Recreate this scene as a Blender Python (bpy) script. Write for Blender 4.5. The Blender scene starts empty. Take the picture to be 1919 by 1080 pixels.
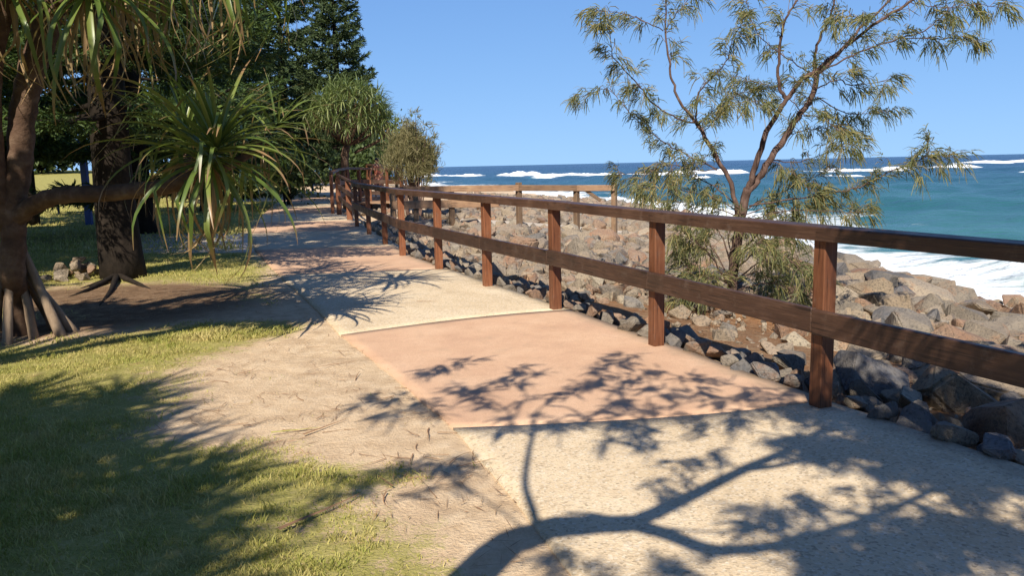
import bpy, bmesh, math, random
import numpy as np
from mathutils import Vector, Matrix, Euler, Quaternion
random.seed(11)
RNG = np.random.default_rng(7)
SC = bpy.context.scene
COL = SC.collection

# ------------------------------------------------------------------ camera
F_PX, CX, CY = 1550.0, 959.5, 540.0
CAM_Z = 1.56
PITCH = math.atan(230.4 / F_PX)
ROLL = -0.02244
cam_data = bpy.data.cameras.new('camera')
cam = bpy.data.objects.new('camera', cam_data)
COL.objects.link(cam)
cam_data.sensor_width = 36.0
cam_data.lens = 36.0 * F_PX / 1919.0
cam_data.clip_start, cam_data.clip_end = 0.05, 30000
CAM_ROT = Matrix.Rotation(math.pi / 2 - PITCH, 3, 'X') @ Matrix.Rotation(ROLL, 3, 'Z')
cam.matrix_world = Matrix.Translation((0, 0, CAM_Z)) @ CAM_ROT.to_4x4()
SC.camera = cam

# ------------------------------------------------------------------ sun and sky
LX, LY = 0.25, 1.05                       # how far light travels per metre it falls
SUN_EL = math.atan(1 / math.hypot(LX, LY))
SUN_ROT = math.atan2(-LX, -LY) % (2 * math.pi)
world = bpy.data.worlds.new('World')
SC.world = world
world.use_nodes = True
wt = world.node_tree
wt.nodes.clear()
sky = wt.nodes.new('ShaderNodeTexSky')
sky.sky_type = 'NISHITA'
sky.sun_disc = False
sky.sun_elevation, sky.sun_rotation = SUN_EL, SUN_ROT
sky.altitude = 0
sky.air_density, sky.dust_density, sky.ozone_density = 0.3, 0.0, 10.0
bg = wt.nodes.new('ShaderNodeBackground')
bg.inputs['Strength'].default_value = 0.10
wo = wt.nodes.new('ShaderNodeOutputWorld')
sep = wt.nodes.new('ShaderNodeSeparateColor')
comb = wt.nodes.new('ShaderNodeCombineColor')
wt.links.new(sky.outputs[0], sep.inputs[0])
# the camera's soft highlight response: c / (c + k) for each channel, the same in every direction
for ch, (k_, gain) in enumerate(((.07, .29), (.11, .48), (.14, .73))):
    n0 = wt.nodes.new('ShaderNodeMath'); n0.operation = 'ADD'; n0.inputs[1].default_value = k_ * 10
    n1 = wt.nodes.new('ShaderNodeMath'); n1.operation = 'DIVIDE'
    n2 = wt.nodes.new('ShaderNodeMath'); n2.operation = 'MULTIPLY'; n2.inputs[1].default_value = gain * 10
    wt.links.new(sep.outputs[ch], n0.inputs[0]); wt.links.new(sep.outputs[ch], n1.inputs[0]); wt.links.new(n0.outputs[0], n1.inputs[1])
    wt.links.new(n1.outputs[0], n2.inputs[0]); wt.links.new(n2.outputs[0], comb.inputs[ch])
wt.links.new(comb.outputs[0], bg.inputs[0])
wt.links.new(bg.outputs[0], wo.inputs[0])
sun_data = bpy.data.lights.new('sun', 'SUN')
sun_data.energy = 4.8
sun_data.angle = math.radians(0.53)
sun_data.color = (1.0, 0.92, 0.78)
sun = bpy.data.objects.new('sun', sun_data)
COL.objects.link(sun)
sun.rotation_euler = Vector((LX, LY, -1)).to_track_quat('-Z', 'Y').to_euler()
SC.view_settings.view_transform = 'Standard'
SC.view_settings.look = 'None'
SC.view_settings.exposure = 0.68
SC.view_settings.gamma = 1
SC.view_settings.use_curve_mapping = False
SC.cycles.max_bounces = 6
SC.cycles.transparent_max_bounces = 8

# ------------------------------------------------------------------ maths helpers
def sstep(a, b, x):
    t = np.clip((np.asarray(x, float) - a) / (b - a), 0, 1)
    return t * t * (3 - 2 * t)

def _h(ix, iy, s):
    n = (ix * 374761393 + iy * 668265263 + s * 974634777) & 0xffffffff
    n = ((n ^ (n >> 13)) * 1274126177) & 0xffffffff
    return ((n ^ (n >> 16)) & 0xffff) / 65535.0

def vnoise(x, y, s=0):
    x, y = np.asarray(x, float), np.asarray(y, float)
    ix, iy = np.floor(x).astype(np.int64), np.floor(y).astype(np.int64)
    fx, fy = x - ix, y - iy
    fx, fy = fx * fx * (3 - 2 * fx), fy * fy * (3 - 2 * fy)
    a, b = _h(ix, iy, s), _h(ix + 1, iy, s)
    c, d = _h(ix, iy + 1, s), _h(ix + 1, iy + 1, s)
    return (a * (1 - fx) + b * fx) * (1 - fy) + (c * (1 - fx) + d * fx) * fy

def fbm(x, y, s=0, o=3):
    r, a, t = 0, 1.0, 0
    for k in range(o):
        r = r + a * vnoise(np.asarray(x) * 2 ** k, np.asarray(y) * 2 ** k, s + k)
        t += a
        a *= .5
    return r / t

# fence / path right edge as x of y, shoreline as x of y
FY = np.array([-80, -10, 0, 4.06, 5.057, 6.873, 8.597, 10.296, 12.213, 14.202, 16.378, 19.0, 21.74, 29.69, 45, 100, 420])
FX = np.array([44, 8.5, 4.1, 2.36, 1.932, 1.215, .454, -.305, -1.077, -1.87, -2.496, -3.254, -4.035, -6.284, -10, -30, -170])
SY = np.array([-80, 0, 20, 30, 47, 60, 80, 100, 130, 200, 420])
SX = np.array([13, 10.4, 9.6, 9.3, 9.6, 8.6, 5.0, 0.5, -9, -40, -160])
SEA_Z = -1.6
def fence_x(y): return np.interp(y, FY, FX)
def shore_x(y): return np.interp(y, SY, SX) + .35 * np.sin(np.asarray(y) * 1.3) + .25 * np.sin(np.asarray(y) * .57 + 1)

def g(x, y):
    """height of the terrain"""
    x, y = np.asarray(x, float), np.asarray(y, float)
    base = .05 * sstep(5.5, 10, y)
    r = x / np.maximum(y, 1)
    land = base + 1.25 * sstep(42, 80, y) * sstep(-9, -15, x) + 0.75 * sstep(18, 60, y) * sstep(-.33, -.55, r)
    p = (x - fence_x(y) - .12) * .88
    s = shore_x(y) - x
    q = np.clip(p / np.maximum(p + s, .5), 0, 1)
    sea = base - .10 * sstep(0, .35, p) - 1.52 * q ** 1.6
    sea = np.where(s < 0, base - 1.62 + .22 * s, sea)
    return np.where(p > 0, sea, land)

def ray(u, v):
    return CAM_ROT @ Vector(((u - CX) / F_PX, -(v - CY) / F_PX, -1.0))

def at(u, v, d):
    """the point seen at photo pixel (u, v) d metres ahead"""
    r = ray(u, v)
    r = r * (d / r.y)
    return Vector((r.x, d, CAM_Z + r.z))

def gp(u, v):
    """the ground point seen at photo pixel (u, v)"""
    r = ray(u, v)
    z = 0.0
    for _ in range(14):
        k = (z - CAM_Z) / r.z
        z = float(g(r.x * k, r.y * k))
    return Vector((r.x * k, r.y * k, z))

# ------------------------------------------------------------------ object helpers
def link(o, parent=None):
    COL.objects.link(o)
    if parent is not None:
        o.parent = parent
    return o

def props(o, label=None, cat=None, group=None, kind=None):
    if label: o['label'] = label
    if cat: o['category'] = cat
    if group: o['group'] = group
    if kind: o['kind'] = kind
    return o

def thing(name, loc, label, cat, group=None, rz=0.0):
    o = bpy.data.objects.new(name, None)
    o.empty_display_size = .2
    o.location = loc
    o.rotation_euler = (0, 0, rz)
    return props(link(o), label, cat, group)

class MB:
    def __init__(s):
        s.v, s.f, s.m = [], [], []
    def add(s, verts, faces, mi=0):
        n = len(s.v)
        s.v.extend([tuple(p) for p in verts])
        s.f.extend([tuple(i + n for i in f) for f in faces])
        s.m.extend([mi] * len(faces))
    def box(s, c, size, rot=None, mi=0):
        h = Vector(size) / 2
        vs = [Vector((sx * h.x, sy * h.y, sz * h.z)) for sx in (-1, 1) for sy in (-1, 1) for sz in (-1, 1)]
        if rot is not None: vs = [rot @ v for v in vs]
        s.add([v + Vector(c) for v in vs], [(0, 1, 3, 2), (4, 6, 7, 5), (0, 4, 5, 1), (2, 3, 7, 6), (0, 2, 6, 4), (1, 5, 7, 3)], mi)
    def tube(s, pts, rad, n=8, mi=0, lump=0.0, cap=True):
        pts = [Vector(p) for p in pts]
        vs, fs = [], []
        up = Vector((.13, .2, 1)).normalized()
        for i, p in enumerate(pts):
            t = (pts[min(i + 1, len(pts) - 1)] - pts[max(i - 1, 0)]).normalized()
            if abs(t.dot(up)) > .95: up = Vector((1, .1, 0)).normalized()
            a = t.cross(up).normalized()
            b = t.cross(a).normalized()
            up = -b if False else a.cross(t).normalized()
            r = rad[i] if hasattr(rad, '__len__') else rad
            for k in range(n):
                w = 2 * math.pi * k / n
                rr = r * (1 + lump * (random.random() - .5) * 2)
                vs.append(p + a * (math.cos(w) * rr) + up * (math.sin(w) * rr))
        for i in range(len(pts) - 1):
            for k in range(n):
                k2 = (k + 1) % n
                fs.append((i * n + k, i * n + k2, (i + 1) * n + k2, (i + 1) * n + k))
        if cap:
            fs.append(tuple(range(n))[::-1])
            fs.append(tuple((len(pts) - 1) * n + k for k in range(n)))
        s.add(vs, fs, mi)
    def mesh(s, name, mats, smooth=False):
        me = bpy.data.meshes.new(name)
        me.from_pydata(s.v, [], s.f)
        for m in (mats if isinstance(mats, (list, tuple)) else [mats]):
            me.materials.append(m)
        if any(s.m): me.polygons.foreach_set('material_index', s.m)
        if smooth: me.polygons.foreach_set('use_smooth', [True] * len(me.polygons))
        me.update()
        return me
    def build(s, name, mats, parent=None, smooth=False, loc=None):
        o = bpy.data.objects.new(name, s.mesh(name, mats, smooth))
        if loc is not None: o.location = loc
        return link(o, parent)

def np_mesh(name, V, Q, mats, smooth=False):
    """mesh from numpy arrays, Q of equal-sized faces"""
    V, Q = np.asarray(V, np.float32), np.asarray(Q, np.int32)
    me = bpy.data.meshes.new(name)
    k = Q.shape[1]
    me.vertices.add(len(V)); me.vertices.foreach_set('co', V.ravel())
    me.loops.add(Q.size); me.loops.foreach_set('vertex_index', Q.ravel())
    me.polygons.add(len(Q))
    me.polygons.foreach_set('loop_start', np.arange(0, Q.size, k, dtype=np.int32))
    if smooth: me.polygons.foreach_set('use_smooth', np.ones(len(Q), bool))
    for m in (mats if isinstance(mats, (list, tuple)) else [mats]): me.materials.append(m)
    me.update(calc_edges=True)
    me.validate()
    return me

def np_obj(name, V, Q, mats, parent=None, smooth=False):
    return link(bpy.data.objects.new(name, np_mesh(name, V, Q, mats, smooth)), parent)

def smooth_path(pts, n=4):
    """Catmull-Rom through points of any dimension"""
    P = [np.array(p, float) for p in pts]
    P = [2 * P[0] - P[1]] + P + [2 * P[-1] - P[-2]]
    out = []
    for i in range(1, len(P) - 2):
        for k in range(n):
            t = k / n
            a, b, c, d = P[i - 1], P[i], P[i + 1], P[i + 2]
            out.append(.5 * (2 * b + (c - a) * t + (2 * a - 5 * b + 4 * c - d) * t * t + (3 * b - a - 3 * c + d) * t ** 3))
    out.append(P[-2])
    return out

# ------------------------------------------------------------------ materials
class NT:
    def __init__(s, name):
        s.m = bpy.data.materials.new(name)
        s.m.use_nodes = True
        s.t = s.m.node_tree
        s.b = s.t.nodes['Principled BSDF']
        s.out = s.t.nodes['Material Output']
    def n(s, typ, **kw):
        o = s.t.nodes.new('ShaderNode' + typ)
        for k, v in kw.items(): setattr(o, k, v)
        return o
    def l(s, a, b): s.t.links.new(a, b)
    def coord(s, kind='Object', scale=(1, 1, 1)):
        if kind == 'World':
            src = s.n('NewGeometry').outputs['Position']
        else:
            src = s.n('TexCoord').outputs[kind]
        mp = s.n('Mapping')
        mp.inputs['Scale'].default_value = scale
        s.l(src, mp.inputs['Vector'])
        return mp.outputs[0]
    def noise(s, vec, scale, detail=4, rough=.55, dist=0):
        o = s.n('TexNoise')
        o.inputs['Scale'].default_value = scale
        o.inputs['Detail'].default_value = detail
        o.inputs['Roughness'].default_value = rough
        o.inputs['Distortion'].default_value = dist
        s.l(vec, o.inputs['Vector'])
        return o.outputs['Fac']
    def ramp(s, fac, stops, interp='LINEAR'):
        o = s.n('ValToRGB')
        e = o.color_ramp.elements
        o.color_ramp.interpolation = interp
        while len(e) > 1: e.remove(e[-1])
        for i, (p, c) in enumerate(stops):
            if i == 0: el = e[0]; el.position = p
            else: el = e.new(p)
            c = (c, c, c) if not hasattr(c, '__len__') else c
            el.color = (*c, 1)
        s.l(fac, o.inputs[0])
        return o.outputs[0]
    def mix(s, fac, a, b, mode='MIX'):
        o = s.n('Mix', data_type='RGBA', blend_type=mode)
        for sock, v in ((o.inputs[0], fac), (o.inputs[6], a), (o.inputs[7], b)):
            if isinstance(v, bpy.types.NodeSocket): s.l(v, sock)
            elif hasattr(v, '__len__'): sock.default_value = (*v, 1)
            else: sock.default_value = v
        return o.outputs[2]
    def math(s, op, a, b=0.0, c=None):
        o = s.n('Math', operation=op)
        for i, v in enumerate((a, b) if c is None else (a, b, c)):
            if isinstance(v, bpy.types.NodeSocket): s.l(v, o.inputs[i])
            else: o.inputs[i].default_value = v
        return o.outputs[0]
    def bump(s, h, strength=.4, dist=.02):
        o = s.n('Bump')
        o.inputs['Strength'].default_value = strength
        o.inputs['Distance'].default_value = dist
        s.l(h, o.inputs['Height'])
        s.l(o.outputs[0], s.b.inputs['Normal'])
    def col(s, c, rough=.8, spec=.3):
        if isinstance(c, bpy.types.NodeSocket): s.l(c, s.b.inputs['Base Color'])
        else: s.b.inputs['Base Color'].default_value = (*c, 1)
        if isinstance(rough, bpy.types.NodeSocket): s.l(rough, s.b.inputs['Roughness'])
        else: s.b.inputs['Roughness'].default_value = rough
        s.b.inputs['Specular IOR Level'].default_value = spec
        return s.m

def mat_leaf(name, stops, rough=.5, spec=.35, trans=.3, per='island', tip=None):
    t = NT(name)
    r = t.n('NewGeometry').outputs['Random Per Island'] if per == 'island' else t.n('ObjectInfo').outputs['Random']
    c = t.ramp(r, stops)
    if name == 'grass blade':
        pt = t.noise(t.coord('World'), 2.3, 4, .65)
        c = t.mix(t.ramp(pt, [(.46, 0.0), (.66, .7)]), c, (.56, .45, .20))
        c = t.mix(t.ramp(pt, [(.36, .6), (.46, 0.0)]), c, (.17, .23, .03))
    c = t.mix(t.math('MULTIPLY', t.noise(t.coord('World'), 3.0, 2), .45), c, (stops[-1][1]), 'MIX')
    if tip is not None:
        a = t.n('Attribute', attribute_name='along').outputs['Fac']
        k = t.math('ADD', a, t.math('MULTIPLY', t.n('ObjectInfo').outputs['Random'] if per != 'island' else r, .22))
        c = t.mix(t.ramp(k, [(.86, 0.0), (1.0, 1.0)]), c, tip)
    t.col(c, rough, spec)
    if trans:
        tr = t.n('BsdfTranslucent')
        t.l(t.mix(.35, c, (.25, .32, .02)), tr.inputs[0])
        mx = t.n('MixShader')
        mx.inputs[0].default_value = trans
        t.l(t.b.outputs[0], mx.inputs[1]); t.l(tr.outputs[0], mx.inputs[2])
        t.l(mx.outputs[0], t.out.inputs[0])
    return t.m

def mat_bark(name, a, b, c, scale=6, stretch=.35, bump=.8, rings=False):
    t = NT(name)
    v = t.coord('World', (1, 1, stretch))
    n = t.noise(v, scale, 6, .65)
    n2 = t.noise(t.coord('World'), scale * .35, 3)
    col = t.ramp(t.math('ADD', t.math('MULTIPLY', n, .65), t.math('MULTIPLY', n2, .35)), [(.3, a), (.5, b), (.72, c)])
    h = n
    if rings:
        w = t.n('TexWave', wave_type='BANDS', bands_direction='Z')
        w.inputs['Scale'].default_value = 6; w.inputs['Distortion'].default_value = 4; w.inputs['Detail'].default_value = 2
        t.l(t.coord('World'), w.inputs['Vector'])
        h = t.math('ADD', n, t.math('MULTIPLY', w.outputs['Fac'], .35))
    t.bump(h, bump, .03)
    return t.col(col, .9, .15)

def mat_wood(name, cols, axis, rough=.5, spec=.4, g1=2.0):
    t = NT(name)
    sc = [38, 38, 38]; sc[axis] = 1.6
    v = t.coord('Object', tuple(sc))
    gr = t.noise(v, g1, 5, .65, .4)
    blot = t.noise(t.coord('World'), 3.2, 4, .6)
    f = t.math('ADD', t.math('MULTIPLY', gr, .6), t.math('MULTIPLY', blot, .4))
    c = t.ramp(f, [(.32, cols[0]), (.5, cols[1]), (.66, cols[2])])
    ck = t.noise(t.coord('Object', tuple(x * (.55 if x > 5 else .5) for x in sc)), 3.0, 3, .5, .2)
    c = t.mix(t.ramp(ck, [(.60, 0.0), (.66, .75)]), c, tuple(x * .3 for x in cols[0]))
    dust = t.ramp(t.noise(t.coord('World'), 9, 5, .7), [(.56, 0.0), (.75, .35)])
    c = t.mix(dust, c, (.20, .15, .12))
    oi = t.n('ObjectInfo').outputs['Random']
    hs = t.n('HueSaturation')
    t.l(t.math('MULTIPLY_ADD', oi, .5, .75), hs.inputs['Value'])
    t.l(c, hs.inputs['Color'])
    t.bump(gr, .55, .006)
    return t.col(hs.outputs[0], t.ramp(blot, [(.3, rough - .1), (.7, rough + .2)]), spec)

def mat_rock(name, per, tone=None):
    t = NT(name)
    r = t.n('NewGeometry').outputs['Random Per Island'] if per == 'island' else t.n('ObjectInfo').outputs['Random']
    base = t.ramp(r, [(0, (.20, .155, .115)), (.18, (.28, .22, .155)), (.36, (.15, .135, .125)), (.52, (.30, .225, .16)),
                      (.66, (.21, .175, .14)), (.78, (.27, .16, .11)), (.9, (.34, .285, .21)), (1, (.16, .155, .155))])
    if tone is not None:
        base = t.ramp(r, [(0, tuple(x * .8 for x in tone)), (1, tuple(x * 1.2 for x in tone))])
    v = t.coord('World')
    n = t.noise(v, 5, 7, .62)
    c = t.mix(t.ramp(n, [(.35, .0), (.7, .45)]), base, (.34, .275, .20))
    n2 = t.noise(v, 1.9, 5, .7)
    c = t.mix(t.ramp(n2, [(.55, 0.0), (.67, .55)]), c, (.32, .145, .065))
    n3 = t.noise(v, 38, 4, .7)
    c = t.mix(t.ramp(n3, [(.33, .75), (.5, 0.0)]), c, (.06, .055, .05))
    t.bump(t.math('ADD', n, t.math('MULTIPLY', n3, .35)), .85, .06)
    return t.col(c, .88, .2)

M = {}
M['post'] = mat_wood('timber post', [(.11, .038, .018), (.185, .068, .030), (.26, .108, .052)], 2, .5, .35)
M['rail'] = mat_wood('stained rail', [(.036, .018, .011), (.066, .032, .019), (.115, .062, .038)], 0, .46, .45)
M['old_post'] = mat_wood('weathered post', [(.12, .075, .045), (.20, .125, .075), (.27, .18, .11)], 2, .7, .3)
M['old_rail'] = mat_wood('weathered rail', [(.13, .08, .05), (.25, .145, .085), (.33, .22, .13)], 0, .7, .3)
TONES = {'tan': (.235, .18, .125), 'grey': (.165, .142, .118), 'blue grey': (.10, .10, .108), 'rust brown': (.22, .13, .085), 'pale': (.29, .235, .175)}
for tn_, tv_ in TONES.items(): M['rock ' + tn_] = mat_rock(tn_ + ' boulder stone', 'object', tv_)
M['rock_i'] = mat_rock('rubble stone', 'island')
M['bark_dark'] = mat_bark('dark pine bark', (.009, .007, .006), (.02, .015, .011), (.04, .029, .022), 7, .5, 1.0)
M['bark_pand'] = mat_bark('pandanus bark', (.05, .029, .02), (.10, .06, .04), (.19, .13, .09), 9, 1.3, .7, False)
M['root'] = mat_bark('prop root bark', (.13, .09, .062), (.24, .175, .12), (.36, .27, .19), 11, .25, .6)
M['bark_oak'] = mat_bark('she-oak bark', (.045, .027, .022), (.10, .062, .05), (.20, .135, .11), 22, .3, .7)
M['twig'] = mat_bark('fine twig bark', (.09, .06, .04), (.16, .11, .08), (.22, .16, .11), 30, .3, .2)
M['pand_leaf'] = mat_leaf('pandanus leaf', [(0, (.07, .115, .025)), (.4, (.12, .17, .035)), (.8, (.22, .25, .06)), (1, (.09, .14, .03))], .38, .5, .3, 'object', tip=(.30, .18, .09))
M['pand_dead'] = mat_leaf('dry pandanus leaf', [(0, (.30, .20, .10)), (.6, (.24, .14, .075)), (1, (.36, .27, .14))], .7, .2, .2, 'object')
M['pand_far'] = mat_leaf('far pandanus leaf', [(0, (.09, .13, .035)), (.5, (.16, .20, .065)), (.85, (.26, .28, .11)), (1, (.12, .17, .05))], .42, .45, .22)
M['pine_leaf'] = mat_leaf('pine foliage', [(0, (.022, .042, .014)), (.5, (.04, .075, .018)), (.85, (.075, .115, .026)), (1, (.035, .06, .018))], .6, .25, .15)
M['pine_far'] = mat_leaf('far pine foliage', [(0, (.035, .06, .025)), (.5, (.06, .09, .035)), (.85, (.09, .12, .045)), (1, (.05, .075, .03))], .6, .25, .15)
M['oak_leaf'] = mat_leaf('she-oak needles', [(0, (.11, .125, .06)), (.3, (.18, .19, .075)), (.55, (.29, .26, .095)), (.78, (.38, .28, .12)), (.9, (.20, .21, .11)), (1, (.12, .14, .075))], .6, .2, .4)
M['oak_olive'] = mat_leaf('olive needles', [(0, (.12, .12, .05)), (.5, (.20, .18, .085)), (1, (.27, .23, .12))], .6, .25, .3)
M['bush_leaf'] = mat_leaf('broad foliage', [(0, (.03, .05, .018)), (.5, (.055, .085, .025)), (1, (.09, .12, .035))], .55, .3, .2)
M['grass'] = mat_leaf('grass blade', [(0, (.19, .23, .035)), (.35, (.30, .335, .06)), (.7, (.44, .42, .10)), (1, (.58, .46, .19))], .6, .25, .3)
M['litter'] = mat_leaf('dry litter', [(0, (.13, .065, .035)), (.5, (.22, .115, .06)), (1, (.33, .21, .12))], .8, .15, 0)
M['blue'] = NT('blue paint').col((.008, .045, .19), .45, .4)
M['skin'] = NT('skin').col((.42, .20, .13), .5, .3)
M['hair'] = NT('dark hair').col((.015, .011, .01), .5, .3)
M['coral'] = NT('coral cloth').col((.55, .17, .11), .85, .1)
M['pink'] = NT('pink cloth').col((.60, .28, .24), .85, .1)
M['bin'] = NT('dark plastic').col((.02, .025, .022), .5, .4)

def mat_ground():
    t = NT('ground cover')
    w = t.coord('World')
    cov = t.n('Attribute', attribute_name='cover')
    sp = t.n('SeparateColor')
    t.l(cov.outputs['Color'], sp.inputs[0])
    R, G, B = sp.outputs
    fine = t.noise(w, 60, 4, .7)
    mid = t.noise(w, 7, 5, .65)
    big = t.noise(w, 1.3, 4, .6)
    sand = t.ramp(t.math('ADD', t.math('MULTIPLY', mid, .6), t.math('MULTIPLY', fine, .4)),
                  [(.3, (.48, .335, .205)), (.5, (.66, .49, .32)), (.7, (.72, .57, .40))])
    sand = t.mix(t.ramp(t.noise(w, 3.4, 5, .7), [(.45, 0.0), (.62, .55)]), sand, (.43, .30, .19))
    sand = t.mix(t.ramp(t.noise(w, 22, 5, .75), [(.60, 0.0), (.72, .55)]), sand, (.25, .155, .085))
    grass = t.ramp(t.math('ADD', t.math('MULTIPLY', mid, .5), t.math('MULTIPLY', fine, .5)),
                   [(.3, (.15, .16, .033)), (.5, (.32, .29, .085)), (.68, (.50, .41, .18))])
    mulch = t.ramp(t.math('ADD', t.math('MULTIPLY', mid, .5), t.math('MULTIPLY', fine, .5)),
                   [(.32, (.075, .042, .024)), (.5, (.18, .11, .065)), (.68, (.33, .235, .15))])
    red = t.ramp(t.math('ADD', t.math('MULTIPLY', mid, .5), t.math('MULTIPLY', fine, .5)),
                 [(.3, (.12, .055, .03)), (.5, (.28, .14, .07)), (.7, (.40, .24, .13))])
    def thr(a, amp=1.0):
        x = t.math('ADD', a, t.math('MULTIPLY', t.math('SUBTRACT', t.math('ADD', t.math('MULTIPLY', mid, .55), t.math('MULTIPLY', fine, .45)), .5), amp))
        return t.ramp(x, [(.36, 0.0), (.64, 1.0)])
    c = t.mix(thr(B, .9), sand, red)
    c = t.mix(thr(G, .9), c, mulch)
    c = t.mix(thr(R, 2.3), c, grass)
    c = t.mix(t.math('MULTIPLY', big, .14), c, (.20, .15, .08), 'MIX')
    t.bump(t.math('ADD', fine, t.math('MULTIPLY', mid, 1.2)), .7, .03)
    return t.col(c, .95, .1)
M['ground'] = mat_ground()

def mat_slab(name, c1, c2, c3, pebble):
    t = NT(name)
    w = t.coord('World')
    vo = t.n('TexVoronoi'); vo.inputs['Scale'].default_value = 75
    t.l(w, vo.inputs['Vector'])
    fine = t.noise(w, 90, 3, .7)
    big = t.noise(w, 1.6, 5, .62)
    c = t.ramp(big, [(.3, c1), (.5, c2), (.7, c3)])
    if pebble:
        sc = t.n('SeparateColor'); t.l(vo.outputs['Color'], sc.inputs[0])
        c = t.mix(t.ramp(sc.outputs[0], [(.0, .62), (.35, .0), (.75, .0), (1, .0)]), c, (.25, .19, .13))
        c = t.mix(t.ramp(sc.outputs[1], [(.7, .0), (1, .6)]), c, (.66, .58, .46))
        t.bump(t.math('ADD', vo.outputs['Distance'], fine), .38, .009)
    else:
        c = t.mix(t.ramp(fine, [(.32, .45), (.52, 0.0)]), c, (.30, .19, .13))
        c = t.mix(t.ramp(fine, [(.58, .0), (.75, .4)]), c, (.66, .50, .38))
        c = t.mix(t.ramp(t.noise(w, 11, 5, .7), [(.5, 0.0), (.7, .35)]), c, (.40, .26, .17))
        t.bump(fine, .3, .006)
    # grime worn in towards the fence side
    ed = t.n('Attribute', attribute_name='edge').outputs['Fac']
    k = t.math('ADD', ed, t.math('MULTIPLY', t.math('SUBTRACT', t.noise(w, 4.5, 5, .7), .5), .55))
    c = t.mix(t.ramp(k, [(.72, 0.0), (1.0, .7)]), c, (.24, .195, .14))
    st = t.noise(w, 3.1, 5, .7)
    c = t.mix(t.ramp(st, [(.56, 0.0), (.72, .35)]), c, (.30, .22, .15))
    return t.col(c, .9, .15)
M['cream'] = mat_slab('exposed pebble concrete', (.50, .385, .25), (.58, .455, .305), (.63, .51, .355), True)
M['pinkslab'] = mat_slab('pink coloured concrete', (.47, .29, .19), (.54, .345, .225), (.59, .395, .265), False)
M['pale'] = mat_slab('pale concrete', (.42, .36, .28), (.50, .43, .34), (.56, .49, .40), False)

def mat_sea():
    t = NT('sea water')
    at_ = t.n('Attribute', attribute_name='sea')
    sp = t.n('SeparateColor'); t.l(at_.outputs['Color'], sp.inputs[0])
    depth, foam, _ = sp.outputs
    w = t.coord('World', (1, 1, 1))
    n1 = t.noise(t.coord('World', (.05, .16, 1)), 1.0, 5, .6)
    dd = t.math('ADD', depth, t.math('MULTIPLY', t.math('SUBTRACT', n1, .5), .35))
    c = t.ramp(dd, [(.0, (.12, .20, .17)), (.16, (.04, .145, .125)), (.42, (.018, .095, .095)), (.75, (.010, .050, .085)), (1.0, (.008, .032, .075))])
    fn = t.noise(t.coord('World', (.7, 1.0, 1)), .75, 8, .68, .6)
    fk = t.math('ADD', foam, t.math('MULTIPLY', t.math('SUBTRACT', fn, .5), 1.9))
    fm = t.ramp(fk, [(.44, 0.0), (.60, .45), (.85, 1.0)])
    c = t.mix(fm, c, (.80, .83, .84))
    t.bump(t.math('ADD', t.noise(w, .9, 6, .62, .3), t.math('MULTIPLY', t.noise(w, .22, 4, .6), 2.0)), 1.0, .42)
    rg = t.math('MULTIPLY_ADD', fm, .5, .25)
    return t.col(c, rg, .22)
M['sea'] = mat_sea()
def mat_foam():
    t = NT('breaker foam')
    w = t.coord('World', (.25, .6, .9))
    n = t.noise(w, 1.0, 7, .7)
    a = t.n('Attribute', attribute_name='foamy').outputs['Fac']
    k = t.math('ADD', a, t.math('MULTIPLY', t.math('SUBTRACT', n, .5), .9))
    f = t.ramp(k, [(.36, 0.0), (.58, .5), (.82, 1.0)])
    c = t.mix(f, (.014, .11, .15), (.84, .86, .87))
    t.bump(n, .8, .5)
    return t.col(c, t.math('MULTIPLY_ADD', f, .5, .3), .3)
M['foam'] = mat_foam()

# ------------------------------------------------------------------ ground sheet
def graded(segs):
    out = []
    for a, b, st in segs:
        out += list(np.arange(a, b - 1e-6, st))
    return np.array(out + [segs[-1][1]])
gx = graded([(-420, -120, 30), (-120, -50, 6), (-50, -20, 1.5), (-20, -8, .5), (-8, 5, .1), (5, 14, .3), (14, 20, 1), (20, 40, 5)])
gy = graded([(-80, -20, 6), (-20, 2, 1), (2, 13, .1), (13, 24, .25), (24, 50, .8), (50, 120, 4), (120, 420, 20)])
X, Y = np.meshgrid(gx, gy)
Z = g(X, Y)
PE = (X - fence_x(Y) - .12) * .88
LEFT_PX = [(1150, 1180), (1062, 1075), (985, 965), (850, 805), (740, 710), (640, 630), (588, 577), (545, 538), (508, 502), (478, 470), (468, 440), (485, 410), (512, 385), (536, 366)]
LE = np.array([(gp(u, v).x, gp(u, v).y) for u, v in LEFT_PX])
def left_x(y):
    return np.where(np.asarray(y) < LE[0, 1], LE[0, 0] + (LE[0, 1] - np.asarray(y)) * .55, np.interp(y, LE[:, 1], LE[:, 0]))
on_path = (X > left_x(Y) + .14) & (PE < 0) & (Y < 44)
off = np.where(on_path, 0, 1)
Z = Z + off * (.035 * (fbm(X * 1.1, Y * 1.1, 3) - .5) * sstep(0, .5, np.abs(X - left_x(Y))) + .012 * (vnoise(X * 7, Y * 7, 5) - .5))
Z = Z + np.where(PE > .3, .12 * (fbm(X * .9, Y * .9, 9) - .5), 0)
Z = np.where(on_path, Z - .02, Z)

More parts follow.
